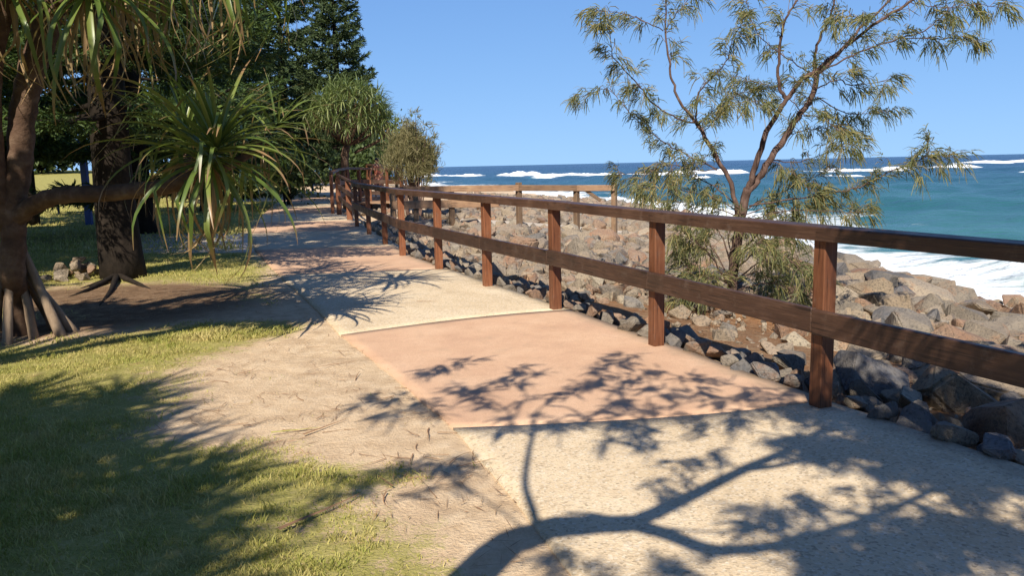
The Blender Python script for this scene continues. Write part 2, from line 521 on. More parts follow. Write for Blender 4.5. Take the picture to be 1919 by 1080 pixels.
def blob(cx, cy, r):
    return np.exp(-((X - cx) ** 2 + (Y - cy) ** 2) / (r * r))
def grass_amount(X, Y):
    r = np.full(np.shape(X), .95)
    def cut(u, v, rx, ry, k=1.0):
        c = gp(u, v)
        return k * np.exp(-(((X - c.x) / rx) ** 2 + ((Y - c.y) / ry) ** 2))
    r = r - cut(520, 690, .95, .9) - cut(640, 760, .8, .7) - cut(430, 790, .5, .45, .7) - cut(770, 830, .45, .4, .8)
    r = r - cut(880, 930, .35, .3, .6) - cut(620, 850, .4, .22, .35) - cut(590, 640, .5, .5, .8) - cut(940, 1040, .3, .3, .5)
    r = r - cut(720, 930, .25, .15, .3) - cut(700, 990, .75, .55, .36)
    # bare dirt round the trees
    r = r - cut(200, 555, 2.2, 1.25, 1.1) - cut(60, 625, 1.0, .55, 1.0) - cut(400, 585, 1.3, .6, .9) - cut(540, 585, .6, .5, .5)
    d = X - left_x(Y)
    r = r - .55 * sstep(-.55, 0, d) * sstep(40, 20, Y)
    r = np.where((Y > 41) & (Y < 50) & (X > -16), .1, r)
    return np.clip(r, 0, 1)
GR = np.where(PE < 0, grass_amount(X, Y), 0)
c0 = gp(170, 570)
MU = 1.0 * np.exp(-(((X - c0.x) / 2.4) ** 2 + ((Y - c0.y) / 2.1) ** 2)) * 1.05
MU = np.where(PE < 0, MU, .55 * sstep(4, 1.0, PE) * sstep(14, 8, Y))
SEA_E = shore_x(Y) - X
RD = np.where(PE > 0, .95 * sstep(.2, .6, PE) * sstep(5, 1.5, PE) * sstep(13, 7, Y) + .3, .0)
me = np_mesh('ground', np.stack([X, Y, Z], -1).reshape(-1, 3),
             (lambda n, m: np.stack([np.arange(n * m).reshape(n, m)[:-1, :-1], np.arange(n * m).reshape(n, m)[:-1, 1:], np.arange(n * m).reshape(n, m)[1:, 1:], np.arange(n * m).reshape(n, m)[1:, :-1]], -1).reshape(-1, 4))(len(gy), len(gx)),
             M['ground'], True)
at_c = me.color_attributes.new('cover', 'FLOAT_COLOR', 'POINT')
at_c.data.foreach_set('color', np.stack([GR, MU, RD, np.ones_like(GR)], -1).astype(np.float32).ravel())
props(link(bpy.data.objects.new('ground', me)), kind='structure')

# ------------------------------------------------------------------ path slabs
path = props(link(bpy.data.objects.new('path', None)), kind='structure')
def right_x(y): return fence_x(y) + .13
def cross(pl, pr, bow=0.0):
    """a joint across the path from the left pixel to the right pixel; returns t -> y"""
    a, b = gp(*pl), gp(*pr)
    return lambda t: a.y + (b.y - a.y) * t + bow * math.sin(math.pi * t)
joints = [lambda t: .2 - 1.2 * t, cross((850, 805), (1500, 755), -.10), cross((645, 630), (1030, 583), .12), cross((561, 516), (822, 505)),
          cross((478, 470), (706, 462)), cross((468, 438), (668, 432)), cross((478, 418), (652, 414)), cross((495, 402), (636, 400)), lambda t: 33 + t, lambda t: 38.5 + t, lambda t: 44 + t]
order = ['cream', 'pinkslab', 'cream', 'pinkslab', 'cream', 'pinkslab', 'cream', 'pinkslab', 'cream', 'pinkslab']
plabel = {'cream': 'cream pebble concrete slab', 'pinkslab': 'smooth pink concrete slab'}
for i, kind in enumerate(order):
    lo, hi = joints[i], joints[i + 1]
    nu, nv = 22, 26
    V, E = [], []
    for a in range(nv + 1):
        for b in range(nu + 1):
            t = b / nu
            y0, y1 = lo(t) + .003, hi(t) - .003
            y = y0 + (y1 - y0) * a / nv
            for _ in range(2):
                xl, xr = float(left_x(y)), float(right_x(y))
                x = xl + (xr - xl) * t
            x += (.018 * (float(vnoise(y * 5, 3.3, 2)) - .5)) * (1 if b in (0, nu) else 0)
            V.append((x, y, float(g(x, y)) + .012 + .002 * math.sin(3 * x + i)))
            E.append(max(0, 1 - (xr - x) / .75))
    n = nu + 1
    Q = [(a * n + b, a * n + b + 1, (a + 1) * n + b + 1, (a + 1) * n + b) for a in range(nv) for b in range(nu)]
    ring = [b for b in range(n)] + [a * n + nu for a in range(1, nv + 1)] + [nv * n + b for b in range(nu - 1, -1, -1)] + [a * n for a in range(nv - 1, 0, -1)]
    base = len(V)
    for r_ in ring:
        V.append((V[r_][0], V[r_][1], V[r_][2] - .12)); E.append(E[r_])
    for k in range(len(ring)):
        k2 = (k + 1) % len(ring)
        Q.append((ring[k2], ring[k], base + k, base + k2))
    o = np_obj('paving_slab', V, Q, M[kind], path)
    o['label'] = plabel[kind]
    ea = o.data.attributes.new('edge', 'FLOAT', 'POINT')
    ea.data.foreach_set('value', np.array(E, np.float32))
# side path to the left under the trees
V = [(*gp(u, v).xy, gp(u, v).z + .012) for u, v in [(240, 476), (478, 474), (468, 438), (240, 440)]]
V += [(a, b, c - .1) for a, b, c in V]
o = np_obj('side_path', V, [(0, 1, 2, 3), (0, 4, 5, 1), (1, 5, 6, 2), (2, 6, 7, 3), (3, 7, 4, 0)], M['pale'])
props(o, kind='structure')
# pale promenade strip below the old fence
V = []
for k in range(13):
    x = -1.6 + k * .5
    for y in (24.3, 27.5): V.append((x, y, float(g(x, y)) + .06))
o = np_obj('lower_path', V, [(2 * k, 2 * k + 2, 2 * k + 3, 2 * k + 1) for k in range(12)], M['pale'])
props(o, kind='structure')

# ------------------------------------------------------------------ sea
th = np.radians(np.linspace(-75, 170, 640))        # from +y towards +x
rr = 6.0 * np.exp(np.linspace(0, math.log(14000 / 6.0), 420))
TH, RR = np.meshgrid(th, rr)
SXX, SYY = RR * np.sin(TH), RR * np.cos(TH)
s_off = SXX - shore_x(np.clip(SYY, -80, 420))
fade = np.clip(160 / RR, 0, 1)
wv = np.zeros_like(RR)
for lam, amp, ang in ((26, .20, .25), (14, .16, -.3), (8.5, .13, .45), (5.2, .085, -.6), (3.3, .05, .1), (41, .22, .0)):
    k = 2 * math.pi / lam
    lim = np.clip(lam / (RR * .0187 * 3), 0, 1)
    wv += amp * lim * np.sin(k * (SXX * math.cos(ang) + SYY * math.sin(ang)) + 2.2 * vnoise(SXX / 23, SYY / 23, 4) * 3)
wv *= sstep(0, 7, s_off) * .75 + .12
surf = np.exp(-((s_off - 3.6 - 1.4 * (fbm(SYY * .12, SYY * 0, 5) - .5)) / .75) ** 2) * sstep(.35, .62, fbm(SYY * .10, SYY * .0 + 2, 8))
wv += .42 * surf
SZ = SEA_Z + wv
foam = .72 * np.exp(-np.clip(s_off - .6, 0, None) / 4.2) + .34 * np.exp(-(np.clip(s_off - .8, 0, None) / 2.6) ** 2) + .52 * np.exp(-((s_off - 8.5) / 4.0) ** 2) * sstep(.4, .7, fbm(SXX * .12, SYY * .12, 31)) + .5 * surf * (s_off < 3.6)
foam = np.where(s_off < 0, 1.0, foam)
foam = foam * sstep(400, 100, RR)
depth = np.clip(np.log10(np.maximum(RR, 10) / 12) / 1.75, 0, 1)
n, m = RR.shape
I = np.arange(n * m).reshape(n, m)
me = np_mesh('sea', np.stack([SXX, SYY, SZ], -1).reshape(-1, 3), np.stack([I[:-1, :-1], I[1:, :-1], I[1:, 1:], I[:-1, 1:]], -1).reshape(-1, 4), M['sea'], True)
sa = me.color_attributes.new('sea', 'FLOAT_COLOR', 'POINT')
sa.data.foreach_set('color', np.stack([depth, foam, foam * 0, foam * 0 + 1], -1).astype(np.float32).ravel())
me.flip_normals() if me.polygons[0].normal.z < 0 else None
props(link(bpy.data.objects.new('sea', me)), kind='structure')

def breaker(u0, u1, d0, d1, h, w, seed):
    """a breaking wave between two photo columns at distances d0, d1"""
    N = 170
    xa, xb = (u0 - CX) / F_PX * d0, (u1 - CX) / F_PX * d1
    prof = [(-1.0, 0, .0), (-.72, .10, 1), (-.5, .30, 1), (-.3, .62, 1), (-.12, .9, 1), (0, 1.0, .9), (.2, .9, .55), (.5, .5, .15), (1, 0, 0)]
    V, A = [], []
    for i in range(N + 1):
        t = i / N
        x, y = xa + (xb - xa) * t, d0 + (d1 - d0) * t
        e = float(sstep(0, .12, t) * sstep(1, .88, t))
        nz = float(fbm(np.array(t * 9.0), np.array(seed * 3.1), seed, 4))
        hh = .72 * h * e * max(.0, 2.0 * nz - .30)
        y += 9 * (float(fbm(np.array(t * 4.0), np.array(seed * 1.7), seed + 5)) - .5)
        for q, z, f in prof:
            jag = (random.random() - .5) * .13 * h * (1 if 0 < z < 1 or z == 1 else 0)
            V.append((x, y + q * w * (.7 + .6 * nz), SEA_Z - .25 + max(0, hh * z + jag * e)))
            A.append(f * e * (.15 + 1.5 * nz))
    n = len(prof)
    Q = [(i * n + j, (i + 1) * n + j, (i + 1) * n + j + 1, i * n + j + 1) for i in range(N) for j in range(n - 1)]
    o = np_obj('breaking_wave', V, Q, M['foam'], None, True)
    fa = o.data.attributes.new('foamy', 'FLOAT', 'POINT')
    fa.data.foreach_set('value', np.array(A, np.float32))
    props(o, kind='structure')
breaker(740, 1062, 250, 262, 1.9, 14, 1)
breaker(980, 1430, 212, 205, 1.5, 9, 2)
breaker(1470, 1850, 200, 208, 1.45, 12, 3)
breaker(1740, 2250, 300, 300, 1.5, 14, 4)
breaker(1490, 1630, 140, 142, .8, 5, 5)
breaker(1840, 2100, 136, 138, .7, 5, 6)
breaker(1290, 1335, 165, 165, .9, 5, 9)

# ------------------------------------------------------------------ timber fence
def bevel_box_mesh(name, sx, sy, sz, mat, bev=.006, round_top=0.0):
    bm = bmesh.new()
    bmesh.ops.create_cube(bm, size=1)
    for v in bm.verts: v.co = Vector((v.co.x * sx, v.co.y * sy, v.co.z * sz))
    if round_top:
        ed = [e for e in bm.edges if all(v.co.z > 0 for v in e.verts) and abs(e.verts[0].co.x - e.verts[1].co.x) > sx * .5]
        bmesh.ops.bevel(bm, geom=ed, offset=round_top, segments=3, affect='EDGES', profile=.5)
    else:
        bmesh.ops.bevel(bm, geom=bm.edges[:], offset=bev, segments=1, affect='EDGES')
    me = bpy.data.meshes.new(name)
    bm.to_mesh(me); bm.free()
    me.materials.append(mat)
    return me

def member(name, a, b, w, t, mat, parent, round_top=0.0, gap=.002):
    """a straight timber of width w, thickness t from a to b (grain along local x)"""
    a, b = Vector(a), Vector(b)
    L = (b - a).length - gap
    o = link(bpy.data.objects.new(name, bevel_box_mesh(name, L, w, t, mat, .006, round_top)), parent)
    d = (b - a).normalized()
    side = Vector((0, 0, 1)).cross(d).normalized()
    up = d.cross(side)
    R = Matrix((d, side, up)).transposed().to_4x4()
    o.matrix_local = Matrix.Translation((a + b) / 2) @ R
    return o

fence = thing('timber_fence', (0, 0, 0), 'long reddish brown two rail timber fence along the seaward path edge', 'fence')
fpx = [(1537, 764), (1230, 649), (1041, 581), (914, 538), (823, 505), (755, 480), (722, 459), (692, 440), (669, 425)]
fp = []
for u, v in fpx:
    q = gp(u, v)
    fp.append(Vector((float(fence_x(q.y)), q.y, float(g(float(fence_x(q.y)) - .05, q.y)))))
d0 = (fp[0] - fp[1])
pre = [fp[0] + d0 * k for k in (3, 2, 1)]
for p_ in pre: p_.z = 0
fp = pre + fp
print('fence posts', [tuple(round(c, 2) for c in p) for p in fp])
for i, p in enumerate(fp):
    a, b = fp[max(i - 1, 0)], fp[min(i + 1, len(fp) - 1)]
    d = (b - a); ang = math.atan2(d.y, d.x)
    h = 1.062
    o = link(bpy.data.objects.new('post', bevel_box_mesh('post', .10, .10, h + .25, M['post'], .005)), fence)
    o.location = (p.x, p.y, p.z + (h - .25) / 2)
    o.rotation_euler = (random.uniform(-.006, .006), random.uniform(-.006, .006), ang)
for i in range(len(fp) - 1):
    a, b = fp[i], fp[i + 1]
    d = (b - a).normalized()
    inw = Vector((-d.y, d.x, 0)).normalized()       # towards the path (left of travel)
    za, zb = Vector((0, 0, 1.106)), Vector((0, 0, 1.106))
    member('top_rail', a + za, b + zb, .165, .086, M['rail'], fence, .012)
    zm = Vector((0, 0, .565 + random.uniform(-.006, .006)))
    o2 = inw * .0725
    member('middle_rail', a + zm + o2, b + zm + o2, .046, .155, M['rail'], fence)

# lookout platform and its railing further along
deck = thing('lookout_platform', (0, 0, 0), 'raised timber lookout platform with dark curving railing at the far end of path', 'lookout')
RP = [(620, 325, 28.2), (632, 318, 30.0), (650, 315.5, 31.5), (672, 316, 32.6), (692, 316.5, 33.2), (724, 317, 33.2), (751, 317.5, 32.6)]
top = [at(*q) for q in RP]
RB = [at(742, 313.5, 37), at(715, 311, 38.5), at(688, 308.5, 40)]
seq = top + RB
for i, p in enumerate(seq):
    zb = float(g(p.x, p.y)) - .1
    hh = p.z - .05 - zb
    o = link(bpy.data.objects.new('post', bevel_box_mesh('post', .11, .11, hh, M['post'], .005)), deck)
    o.location = (p.x, p.y, zb + hh / 2); o.rotation_euler = (0, 0, .4 * i)
for i in range(len(seq) - 1):
    a, b = seq[i], seq[i + 1]
    member('top_rail', a, b, .14, .09, M['rail'], deck)
    member('middle_rail', a - Vector((0, 0, .50)), b - Vector((0, 0, .50)), .05, .16, M['rail'], deck)
    if i < len(top) - 1:
        member('lower_rail', a - Vector((0, 0, .95)), b - Vector((0, 0, .95)), .05, .16, M['rail'], deck)
# planks of the deck
dx0, dx1 = at(640, 330, 31).x, at(760, 330, 37).x
for k in range(16):
    y = 32.0 + k * .42
    xx0 = -6.3 - (y - 32) * .12
    o = member('plank', (xx0, y, .24), (xx0 + 2.3, y, .24), .40, .05, M['old_rail'], deck)
joinf = thing('corner_rails', (0, 0, 0), 'short run of timber rails joining the long fence to the lookout corner posts', 'fence')
e0, e1 = fp[-1], at(636, 397, 27.4)
for zz, w in ((1.118, .07), (.75, .13), (.38, .13)):
    member('rail', (e0.x, e0.y, e0.z + zz), (e1.x, e1.y, e1.z + zz + .1), .05, w, M['rail'], joinf)
for (u, D) in ((636, 27.4), (655, 24.6)):
    q = at(u, 390, D); q.z = float(g(float(fence_x(D)) - .1, D))
    o = link(bpy.data.objects.new('post', bevel_box_mesh('post', .16, .14, 1.3, M['post'], .005)), joinf)
    o.location = (q.x, q.y, q.z + .55)

# older grey brown fence beyond the rocks
oldf = thing('weathered_fence', (0, 0, 0), 'low weathered log rail fence beyond the rocks in front of the surf', 'fence')
ox = [(735, 350, 22.6), (778, 349, 22.8), (845, 347.5, 23.0), (972, 346, 23.2), (1080, 346.5, 23.4), (1151, 346, 23.6)]
ot = [at(*q) for q in ox]
for i, p in enumerate(ot):
    zt = p.z + (.06 if i in (3, 5) else -.1)
    zb = float(g(p.x, p.y)) - .2
    o = link(bpy.data.objects.new('post', bevel_box_mesh('post', .14, .14, zt - zb, M['old_post'], .012)), oldf)
    o.location = (p.x, p.y, (zt + zb) / 2); o.rotation_euler = (0, 0, .2 * i)
for i in range(len(ot) - 1):
    dz = Vector((0, -.095, -.09))
    member('top_rail', ot[i] + dz, ot[i + 1] + dz, .05, .17, M['old_rail'], oldf)
    if i < 3:
        b = ot[i + 1] if i < 2 else ot[i] + (ot[i + 1] - ot[i]) * .7
        dz2 = Vector((0, -.095, -.50))
        member('lower_rail', ot[i] + dz2, b + dz2, .05, .22, M['old_rail'], oldf)
member('brace', at(1094, 354, 23.4), at(1126, 376, 23.5), .07, .09, M['old_post'], oldf)

# ------------------------------------------------------------------ boulders
def rock_mesh(seed, npts=15, bev=.05, flat=.72):
    r = random.Random(seed)
    bm = bmesh.new()
    for _ in range(npts):
        v = Vector((r.gauss(0, 1), r.gauss(0, 1), r.gauss(0, 1))).normalized()
        k = r.uniform(.82, 1.05)
        v = Vector((math.copysign(abs(v.x) ** .75, v.x), math.copysign(abs(v.y) ** .75, v.y), math.copysign(abs(v.z) ** .75, v.z)))
        bm.verts.new((v.x * k * .56, v.y * k * r.uniform(.34, .46), v.z * k * .5 * flat))
    res = bmesh.ops.convex_hull(bm, input=bm.verts[:])
    bmesh.ops.delete(bm, geom=[e for e in res['geom_interior'] if isinstance(e, bmesh.types.BMVert)], context='VERTS')
    bmesh.ops.dissolve_limit(bm, angle_limit=math.radians(16), verts=bm.verts[:], edges=bm.edges[:])
    bmesh.ops.bevel(bm, geom=bm.edges[:], offset=bev * r.uniform(.5, 1.1), segments=2, affect='EDGES', clamp_overlap=True)
    bmesh.ops.triangulate(bm, faces=bm.faces[:])
    me = bpy.data.meshes.new('boulder')
    bm.to_mesh(me); bm.free()
    return me
ROCKS = [rock_mesh(100 + k) for k in range(14)]
ROCKC = {}
for tn_ in TONES:
    ROCKC[tn_] = []
    for r_ in ROCKS:
        c_ = r_.copy(); c_.materials.clear(); c_.materials.append(M['rock ' + tn_]); ROCKC[tn_].append(c_)
TNAMES = ['tan', 'grey', 'tan', 'blue grey', 'rust brown', 'grey', 'pale', 'tan']
NUM = ['first', 'second', 'third', 'fourth', 'fifth', 'sixth', 'seventh', 'eighth', 'ninth', 'tenth', 'eleventh', 'twelfth', 'thirteenth', 'fourteenth', 'fifteenth', 'sixteenth', 'seventeenth', 'eighteenth', 'nineteenth', 'twentieth'] + ['twenty-' + n_ for n_ in ('first', 'second', 'third', 'fourth', 'fifth', 'sixth', 'seventh', 'eighth', 'ninth')] + ['thirtieth'] + ['thirty-' + n_ for n_ in ('first', 'second', 'third', 'fourth', 'fifth', 'sixth', 'seventh', 'eighth', 'ninth')] + ['fortieth']
def pix(p):
    q = CAM_ROT.transposed() @ (Vector(p) - Vector((0, 0, CAM_Z)))
    return (CX + F_PX * q.x / -q.z, CY - F_PX * q.y / -q.z)
POSTS_U = [pix(p + Vector((0, 0, .55)))[0] for p in fp[3:]]          # nearest visible post first
MIDS = sorted(pix(p + Vector((0, 0, .57))) for p in fp[2:])
def bay_of(p):
    u, v = pix(p)
    k = sum(1 for q in POSTS_U if u < q)
    if k == 0: name = 'right of nearest post'
    elif k < 8: name = '%s bay left of nearest post' % NUM[k - 1]
    else: name = 'beyond far fence end'
    vm = float(np.interp(u, [m[0] for m in MIDS], [m[1] for m in MIDS]))
    return name, ('at water edge' if shore_x(p[1]) - p[0] < 2.2 else 'above middle rail' if v < vm else 'under middle rail'), u
def number(items, noun):
    """items (object, tone, place, zone, u): a label of its own for each, counted from the left"""
    d = {}
    for it in items: d.setdefault(it[1:4], []).append(it)
    for (tone, place, zone), L in d.items():
        L.sort(key=lambda i: i[4])
        for k, it in enumerate(L):
            lead = '' if len(L) == 1 else ('leftmost ' if k == 0 else 'rightmost ' if k == len(L) - 1 else NUM[min(k, 39)] + ' from left ')
            it[0]['label'] = (lead + tone + ' ' + noun + ', ' + zone + ', ' + place).replace('  ', ' ')
def seen(x, y, z):
    p = CAM_ROT.transposed() @ Vector((x, y, z - CAM_Z))
    if p.z > -.3: return None
    u, v = CX + F_PX * p.x / -p.z, CY - F_PX * p.y / -p.z
    return (u, v) if -150 < u < 2070 and -100 < v < 1200 else None

cand = []
def try_rock(x, y, s, lift=.0, minsep=.62):
    for (a, b, c) in cand_grid.get((int(x // 1.2), int(y // 1.2)), []):
        pass
    for i in (-1, 0, 1):
        for j in (-1, 0, 1):
            for (a, b, c) in cand_grid.get((int(x // 1.2) + i, int(y // 1.2) + j), []):
                if math.hypot(a - x, b - y) < minsep * (c + s) * .5: return
    cand_grid.setdefault((int(x // 1.2), int(y // 1.2)), []).append((x, y, s))
    cand.append((x, y, s, lift))
cand_grid = {}
R2 = random.Random(5)
# hand-placed large ones by the near fence: (u, v, depth, size)
near_rocks = [(1800, 765, 5.6, .62, 'tan boulder with a sunlit sloping top right of the nearest fence post'),
              (1905, 835, 4.6, .60, 'rust stained boulder at the right edge of the photo below the rails'),
              (1640, 760, 5.9, .55, 'dark blue grey boulder in shade just right of the nearest post foot'),
              (1860, 715, 6.6, .60, 'grey rounded boulder behind the tan sunlit one under the lower rail'),
              (1730, 735, 6.5, .45, 'mottled grey boulder between the shaded one and the tan sunlit one')]
near_obj = []
for u, v, D, s, lab in near_rocks:
    p = at(u, v, D)
    try_rock(p.x, p.y, s, 0, .2)
    near_obj.append((p.x, p.y, s, lab))
NEAR_N = len(cand)
tries = 0
while tries < 30000:
    tries += 1
    y = 3.0 + 60 * R2.random() ** 1.9
    xf, xs = float(fence_x(y)), float(shore_x(y))
    x = xf + .5 + (xs + .8 - xf - .5) * R2.random()
    p, s_ = (x - xf) * .88, xs - x
    if y > 24 and x < 4 and y < 28: continue
    if y > 28 and (p < 2.5 or x < -3): continue
    if p < .45 or (p < 2.9 and 4.9 < y < 9.5 and R2.random() < .93): continue     # bare red soil by the fence
    big = .45 + .33 * float(sstep(7, 1, s_))
    sz = big * R2.uniform(.55, 1.35)
    if p < 1.5: sz *= .55
    if y > 9 and s_ > 5: sz *= R2.uniform(.7, 1.25)
    try_rock(x, y, sz, 0, .66)
sc_ = []
for k, (x, y, s, lift) in enumerate(cand):
    z = float(g(x, y))
    vis = seen(x, y, z)
    sc_.append((9e9 - k if k < NEAR_N else ((s / y) if vis else 0), k))
sc_.sort(reverse=True)
single = set(k for sv, k in sc_[:255] if sv > 0)
print('rocks', len(cand), 'single', len(single))
rest = MB()
numbered = []
for k, (x, y, s, lift) in enumerate(cand):
    z = float(g(x, y)) + .10 * s + R2.uniform(-.04, .12) * s - .10 * float(sstep(3, 0, shore_x(y) - x))
    rot = Euler((R2.uniform(-.45, .45), R2.uniform(-.45, .45), R2.uniform(0, 6.28)))
    scl = Vector((s * R2.uniform(.85, 1.3), s * R2.uniform(.9, 1.25), s * R2.uniform(.8, 1.25)))
    me = ROCKS[k % len(ROCKS)]
    if k in single:
        tone = TNAMES[R2.randrange(8)] if k >= NEAR_N else ['tan', 'rust brown', 'blue grey', 'grey', 'grey'][k]
        o = link(bpy.data.objects.new('boulder', ROCKC[tone][k % 14]))
        o.location, o.rotation_euler, o.scale = (x, y, z), rot, scl
        if k < NEAR_N:
            props(o, near_obj[k][3], 'boulder', 'boulders of the sea wall')
        else:
            pl_, zn_, u_ = bay_of((x, y, z))
            props(o, 'boulder', 'boulder', 'boulders of the sea wall')
            numbered.append((o, tone, pl_, zn_, u_))
    else:
        R = rot.to_matrix()
        rest.add([R @ Vector((v.co.x * scl.x, v.co.y * scl.y, v.co.z * scl.z)) + Vector((x, y, z)) for v in me.vertices],
                 [tuple(pl.vertices) for pl in me.polygons])
number(numbered, 'boulder')
# rubble between the boulders
small = [rock_mesh(400 + k, 9, .0001, .7) for k in range(6)]
for k in range(8500):
    y = 3.2 + 28 * R2.random() ** 1.7
    xf, xs = float(fence_x(y)), float(shore_x(y))
    x = xf + .25 + (xs - xf) * R2.random()
    if 24 < y < 28 and x < 4: continue
    s = R2.uniform(.06, .25) * (1 if y < 12 else 1.5)
    if (x - xf) < 2.6 and 4.2 < y < 9.5:
        if R2.random() < .5: continue
        s *= .5
    me = small[k % 6]
    R = Euler((R2.uniform(0, 6), R2.uniform(0, 6), R2.uniform(0, 6))).to_matrix()
    z = float(g(x, y)) + .1 * s
    rest.add([R @ (v.co * s) + Vector((x, y, z)) for v in me.vertices], [tuple(pl.vertices) for pl in me.polygons])
props(rest.build('rock_rubble', M['rock_i']), 'loose rubble and lesser rocks filling the sea wall between boulders', 'rubble', None, 'stuff')

# edging stones along the path
edg = []
y = 4.2
while y < 15.5:
    x = float(fence_x(y))
    for rep in range(2 if y < 11 else 1):
        s = R2.uniform(.13, .25)
        xx = x + .20 + .05 * rep + rep * .16 + R2.uniform(-.03, .05)
        tone = ['blue grey', 'grey', 'blue grey', 'grey', 'rust brown'][R2.randrange(5)]
        o = link(bpy.data.objects.new('edging_stone', ROCKC[tone][R2.randrange(14)]))
        o.location = (xx, y + R2.uniform(-.04, .04), float(g(xx, y)) + .05 - rep * .02)
        o.rotation_euler = (R2.uniform(-.6, .6), R2.uniform(-.6, .6), R2.uniform(0, 6.28))
        o.scale = (s * 1.25, s * 1.1, s * R2.uniform(.9, 1.4))
        props(o, 'stone', 'edging stone', 'stones along the path edge')
        edg.append((o, tone, bay_of(o.location)[0], ['inner row', 'outer row'][rep], bay_of(o.location)[2]))
    y += R2.uniform(.17, .27)
number(edg, 'edging stone')

# ------------------------------------------------------------------ needle tufts (she-oak)
def tuft_arrays(P, D, rng, n=16, L=(.12, .26), w=.0045, spread=.55, droop=.35):
    """bundles of fine needles at points P along directions D -> V, Q"""
    K = len(P)
    P = np.repeat(np.asarray(P), n, 0); D = np.repeat(np.asarray(D), n, 0)
    N = len(P)
    P = P + rng.normal(0, .025, (N, 3))
    d = D + rng.normal(0, spread, (N, 3)); d /= np.linalg.norm(d, axis=1, keepdims=True)
    l = rng.uniform(*L, (N, 1))
    side = np.cross(d, rng.normal(0, 1, (N, 3))); side /= np.linalg.norm(side, axis=1, keepdims=True)
    dn = np.array([[0, 0, -1.0]])
    m1 = P + d * l * .55 + dn * l * droop * .25
    e1 = P + d * l * .95 + dn * l * droop * .9
    W = side * (w * rng.uniform(.7, 1.4, (N, 1)))
    V = np.stack([P - W, P + W, m1 + W, m1 - W, e1 + W * .5, e1 - W * .5], 1).reshape(-1, 3)
    b = np.arange(N)[:, None] * 6
    Q = np.concatenate([b + np.array([0, 1, 2, 3]), b + np.array([3, 2, 4, 5])], 0)
    return V, Q

def catm(pts, n=5): return [Vector(p) for p in smooth_path([tuple(p) for p in pts], n)]

rngo = np.random.default_rng(21)
OD = 9.6
oak_base = gp(1372, 560)
oak_base = Vector((at(1372, 540, OD).x, OD, float(g(at(1372, 540, OD).x, OD)) - .05))
oak = thing('she_oak_tree', oak_base, 'slender many stemmed she-oak with sparse drooping needles behind the fence', 'tree')
def rel(p): return Vector(p) - oak_base
def stem(name, px, r0, r1, dd=(0, 0), parent=oak, n=7):
    k = len(px) - 1
    pts = [rel(at(u, v, OD + dd[0] + (dd[1] - dd[0]) * i / max(k, 1))) for i, (u, v) in enumerate(px)]
    pts = catm(pts, 5)
    pts = [p + Vector((random.gauss(0, .006), random.gauss(0, .012), random.gauss(0, .006))) for p in pts]
    rad = [.84 * (r0 + (r1 - r0) * (i / (len(pts) - 1)) ** .9) for i in range(len(pts))]
    m = MB(); m.tube(pts, rad, n, 0, .08)
    m.build(name, M['bark_oak'], parent, True)
    return pts
oak_lines = []
trunk = [(1370, 560), (1378, 480), (1390, 400), (1400, 355)]
stem('trunk', trunk, .075, .06)
big_ = [
 ([(1400, 360), (1427, 327), (1450, 287), (1477, 250), (1500, 213), (1520, 187), (1530, 147), (1529, 138)], .05, .036, (0, .3)),
 ([(1400, 358), (1413, 322), (1430, 267), (1453, 220), (1473, 187), (1503, 150), (1537, 127), (1582, 90), (1646, 40), (1706, 3), (1760, -40)], .045, .014, (0, -.5)),
 ([(1473, 185), (1460, 160), (1458, 127), (1462, 77), (1473, 33), (1493, 0), (1510, -60)], .026, .01, (-.2, -.4)),
 ([(1529, 140), (1572, 100), (1612, 53), (1666, 0), (1720, -70)], .028, .01, (.3, .5)),
 ([(1528, 142), (1529, 93), (1546, 53), (1562, 10), (1570, -60)], .024, .01, (.3, 0)),
 ([(1384, 430), (1373, 353), (1350, 307), (1327, 267), (1307, 233), (1302, 227)], .034, .026, (0, .2)),
 ([(1303, 228), (1277, 193), (1260, 153), (1253, 110), (1248, 60), (1247, 0), (1245, -60)], .022, .008, (.2, .6)),
]
